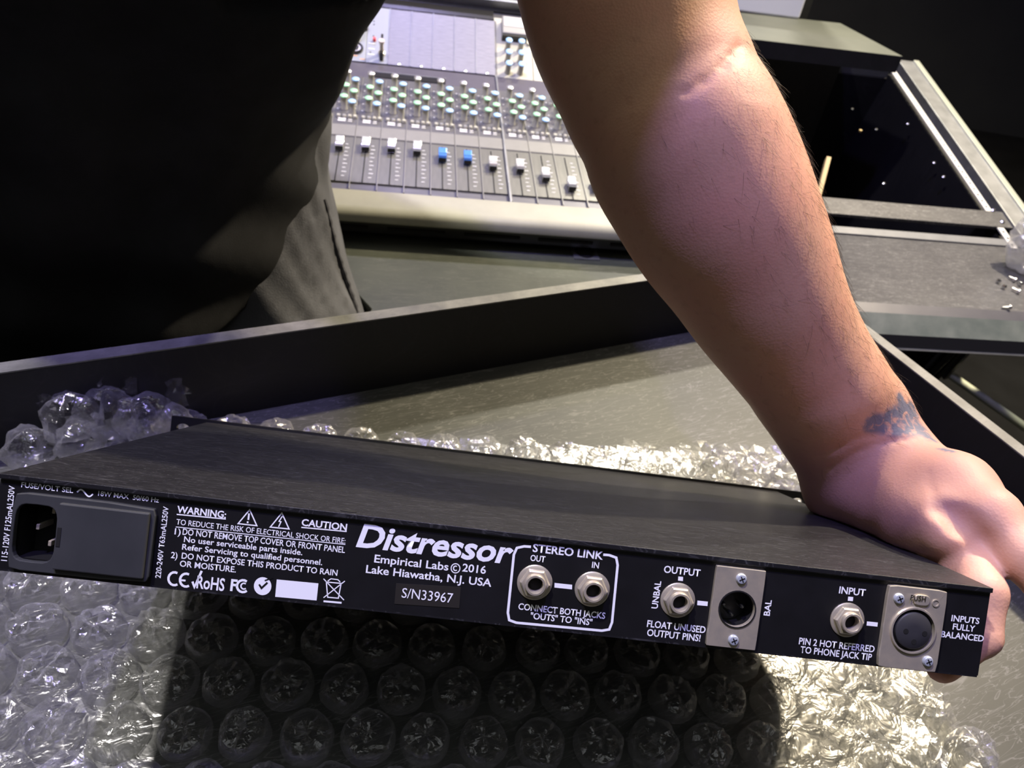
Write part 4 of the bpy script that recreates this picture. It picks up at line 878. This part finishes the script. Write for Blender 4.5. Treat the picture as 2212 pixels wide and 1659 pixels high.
# shirt
shp = [((-.440, .675, .74), (-.42, .65, 1.02), .207, .203, .04, 1), ((-.42, .65, 1.02), (-.36, .58, 1.24), .203, .185, .04, 1), ((-.33, .66, .98), (-.288, .62, 1.06), .11, .13, .04, 1), ((-.288, .62, 1.06), (-.265, .60, 1.2), .13, .12, .04, 1), ((-.36, .60, 1.26), tuple(sh[0]+np.array([-.01, .01, .01])), .14, .092, .06, 1), ((-.42, .62, 1.30), (-.60, .56, 1.20), .11, .09, .05, 1),
       (tuple(sh[0]), tuple(sh[0]*.72+ua[0]*.28), .086, .088, .03, 1)]
def shirt_cut(V, ax):
    X, Y, Z = np.meshgrid(*ax, indexing='ij', sparse=True)
    fold = .006*np.sin(26*Z+18*X+9*np.sin(9*X))*np.clip((1.25-Z)*3, 0, 1)+.004*np.sin(55*X-20*Z)+.003*np.sin(70*Z+40*Y)
    V = V+fold
    hem = np.maximum(.80+.62*(X+.205)+np.clip(X+.225, 0, .05)*1.3, .70)-Z
    V = np.maximum(V, hem)
    ad_ = (sh[0]-ua[0])/np.linalg.norm(sh[0]-ua[0]); o_ = sh[0]*.74+ua[0]*.26
    cutp = -((X-o_[0])*ad_[0]+(Y-o_[1])*ad_[1]+(Z-o_[2])*ad_[2]); near = (X > -.22) & (Z > 1.05)
    V = np.where(near, np.maximum(V, cutp), V)
    # neck opening
    dn = np.sqrt((X+.335)**2+(Y-.56)**2)-.07; return np.maximum(V, -np.maximum(dn, 1.335-Z))
V3, l3, h3 = sdf_grid(shp, (-.80, .36, .66), (.16, 1.02, 1.50), .0065, shirt_cut); v3, f3_ = surface(V3, l3, h3)
shirt = link('shirt', np_mesh('shirt', v3, f3_, [M_shirt]), person); shirt.location = -person.location; shirt['label'] = 'loose black cotton T-shirt hanging over the hips'
# jeans
def jfold(V, ax):
    X, Y, Z = np.meshgrid(*ax, indexing='ij', sparse=True); return V+.0016*np.sin(45*Z+25*X+14*np.sin(20*Y))+.0008*np.sin(90*X+35*Z)
jp = [((-.46, .70, .95), (-.36, .69, .93), .13, .13, .05, 1), ((-.345, .70, .90), (-.32, .68, .77), .115, .106, .03, 1), ((-.32, .68, .77), (-.275, .655, .66), .106, .10, .03, 1), ((-.275, .655, .66), (-.29, .72, .10), .098, .065, .04, 1), ((-.53, .69, .90), (-.56, .68, .50), .11, .09, .04, 1), ((-.56, .68, .50), (-.57, .72, .10), .09, .065, .04, 1)]
V4, l4, h4 = sdf_grid(jp, (-.75, .48, .02), (-.1, .95, 1.12), .008, jfold); v4, f4 = surface(V4, l4, h4)
jeans = link('jeans', np_mesh('jeans', v4, f4, [M_jean]), person); jeans.location = -person.location; jeans['label'] = 'faded grey denim jeans with stitched side seam'
sm_pts = [surfpt(*p, jp) for p in [(700, 430), (712, 480), (724, 530), (738, 575), (752, 615), (766, 655), (776, 690), (784, 725)]]
sp2 = [];
for a, b_ in zip(sm_pts[:-1], sm_pts[1:]):
    for k in range(5): sp2.append(a+(b_-a)*k/5)
MB().tube(sp2, [.0022+.0006*(i % 3) for i in range(len(sp2))], 8).build('side_seam', M_seam, jeans, smooth=True)
for s, (x, y) in enumerate([(-.29, .72), (-.57, .72)]):
    b_ = MB(); P = []
    for zz, w_, l0, l1 in [(0, .048, -.19, .09), (.02, .05, -.20, .092), (.045, .045, -.185, .088), (.075, .040, -.06, .075), (.11, .04, -.045, .05)]:
        P.append([(x+w_*math.cos(a), y+((l1 if math.sin(a) > 0 else -l0))*math.sin(a), zz) for a in np.linspace(0, 2*math.pi, 20, endpoint=False)])
    vs_ = [q_ for r_ in P for q_ in r_]; b_.add(vs_, [(i*20+j, i*20+(j+1) % 20, (i+1)*20+(j+1) % 20, (i+1)*20+j) for i in range(4) for j in range(20)]+[tuple(range(20))[::-1], tuple(range(80, 100))])
    o = b_.build('shoe', M_bplast, person, smooth=True); o.location = -person.location

hr = [((-.335, .57, 1.62), (-.335, .545, 1.64), .086, .088, .03, 1), ((-.335, .60, 1.56), (-.335, .60, 1.60), .07, .08, .03, 1)]
V6, l6, h6 = sdf_grid(hr, (-.47, .42, 1.45), (-.20, .72, 1.76), .006); v6, f6 = surface(V6, l6, h6); v6 = v6+HS
hair = link('hair', np_mesh('hair', v6, f6, [M_hair]), person); hair.location = -person.location
for x in (-.364, -.306):
    e_ = MB().lathe([(.0001, -.009), (.006, -.0075), (.009, 0), (.006, .0075), (.0001, .009)], 14, T=lambda a, b, c: (x+a, .449+b, 1.582+c)).build('eye', M_white, person, smooth=True); e_.location = Vector(HS)-person.location
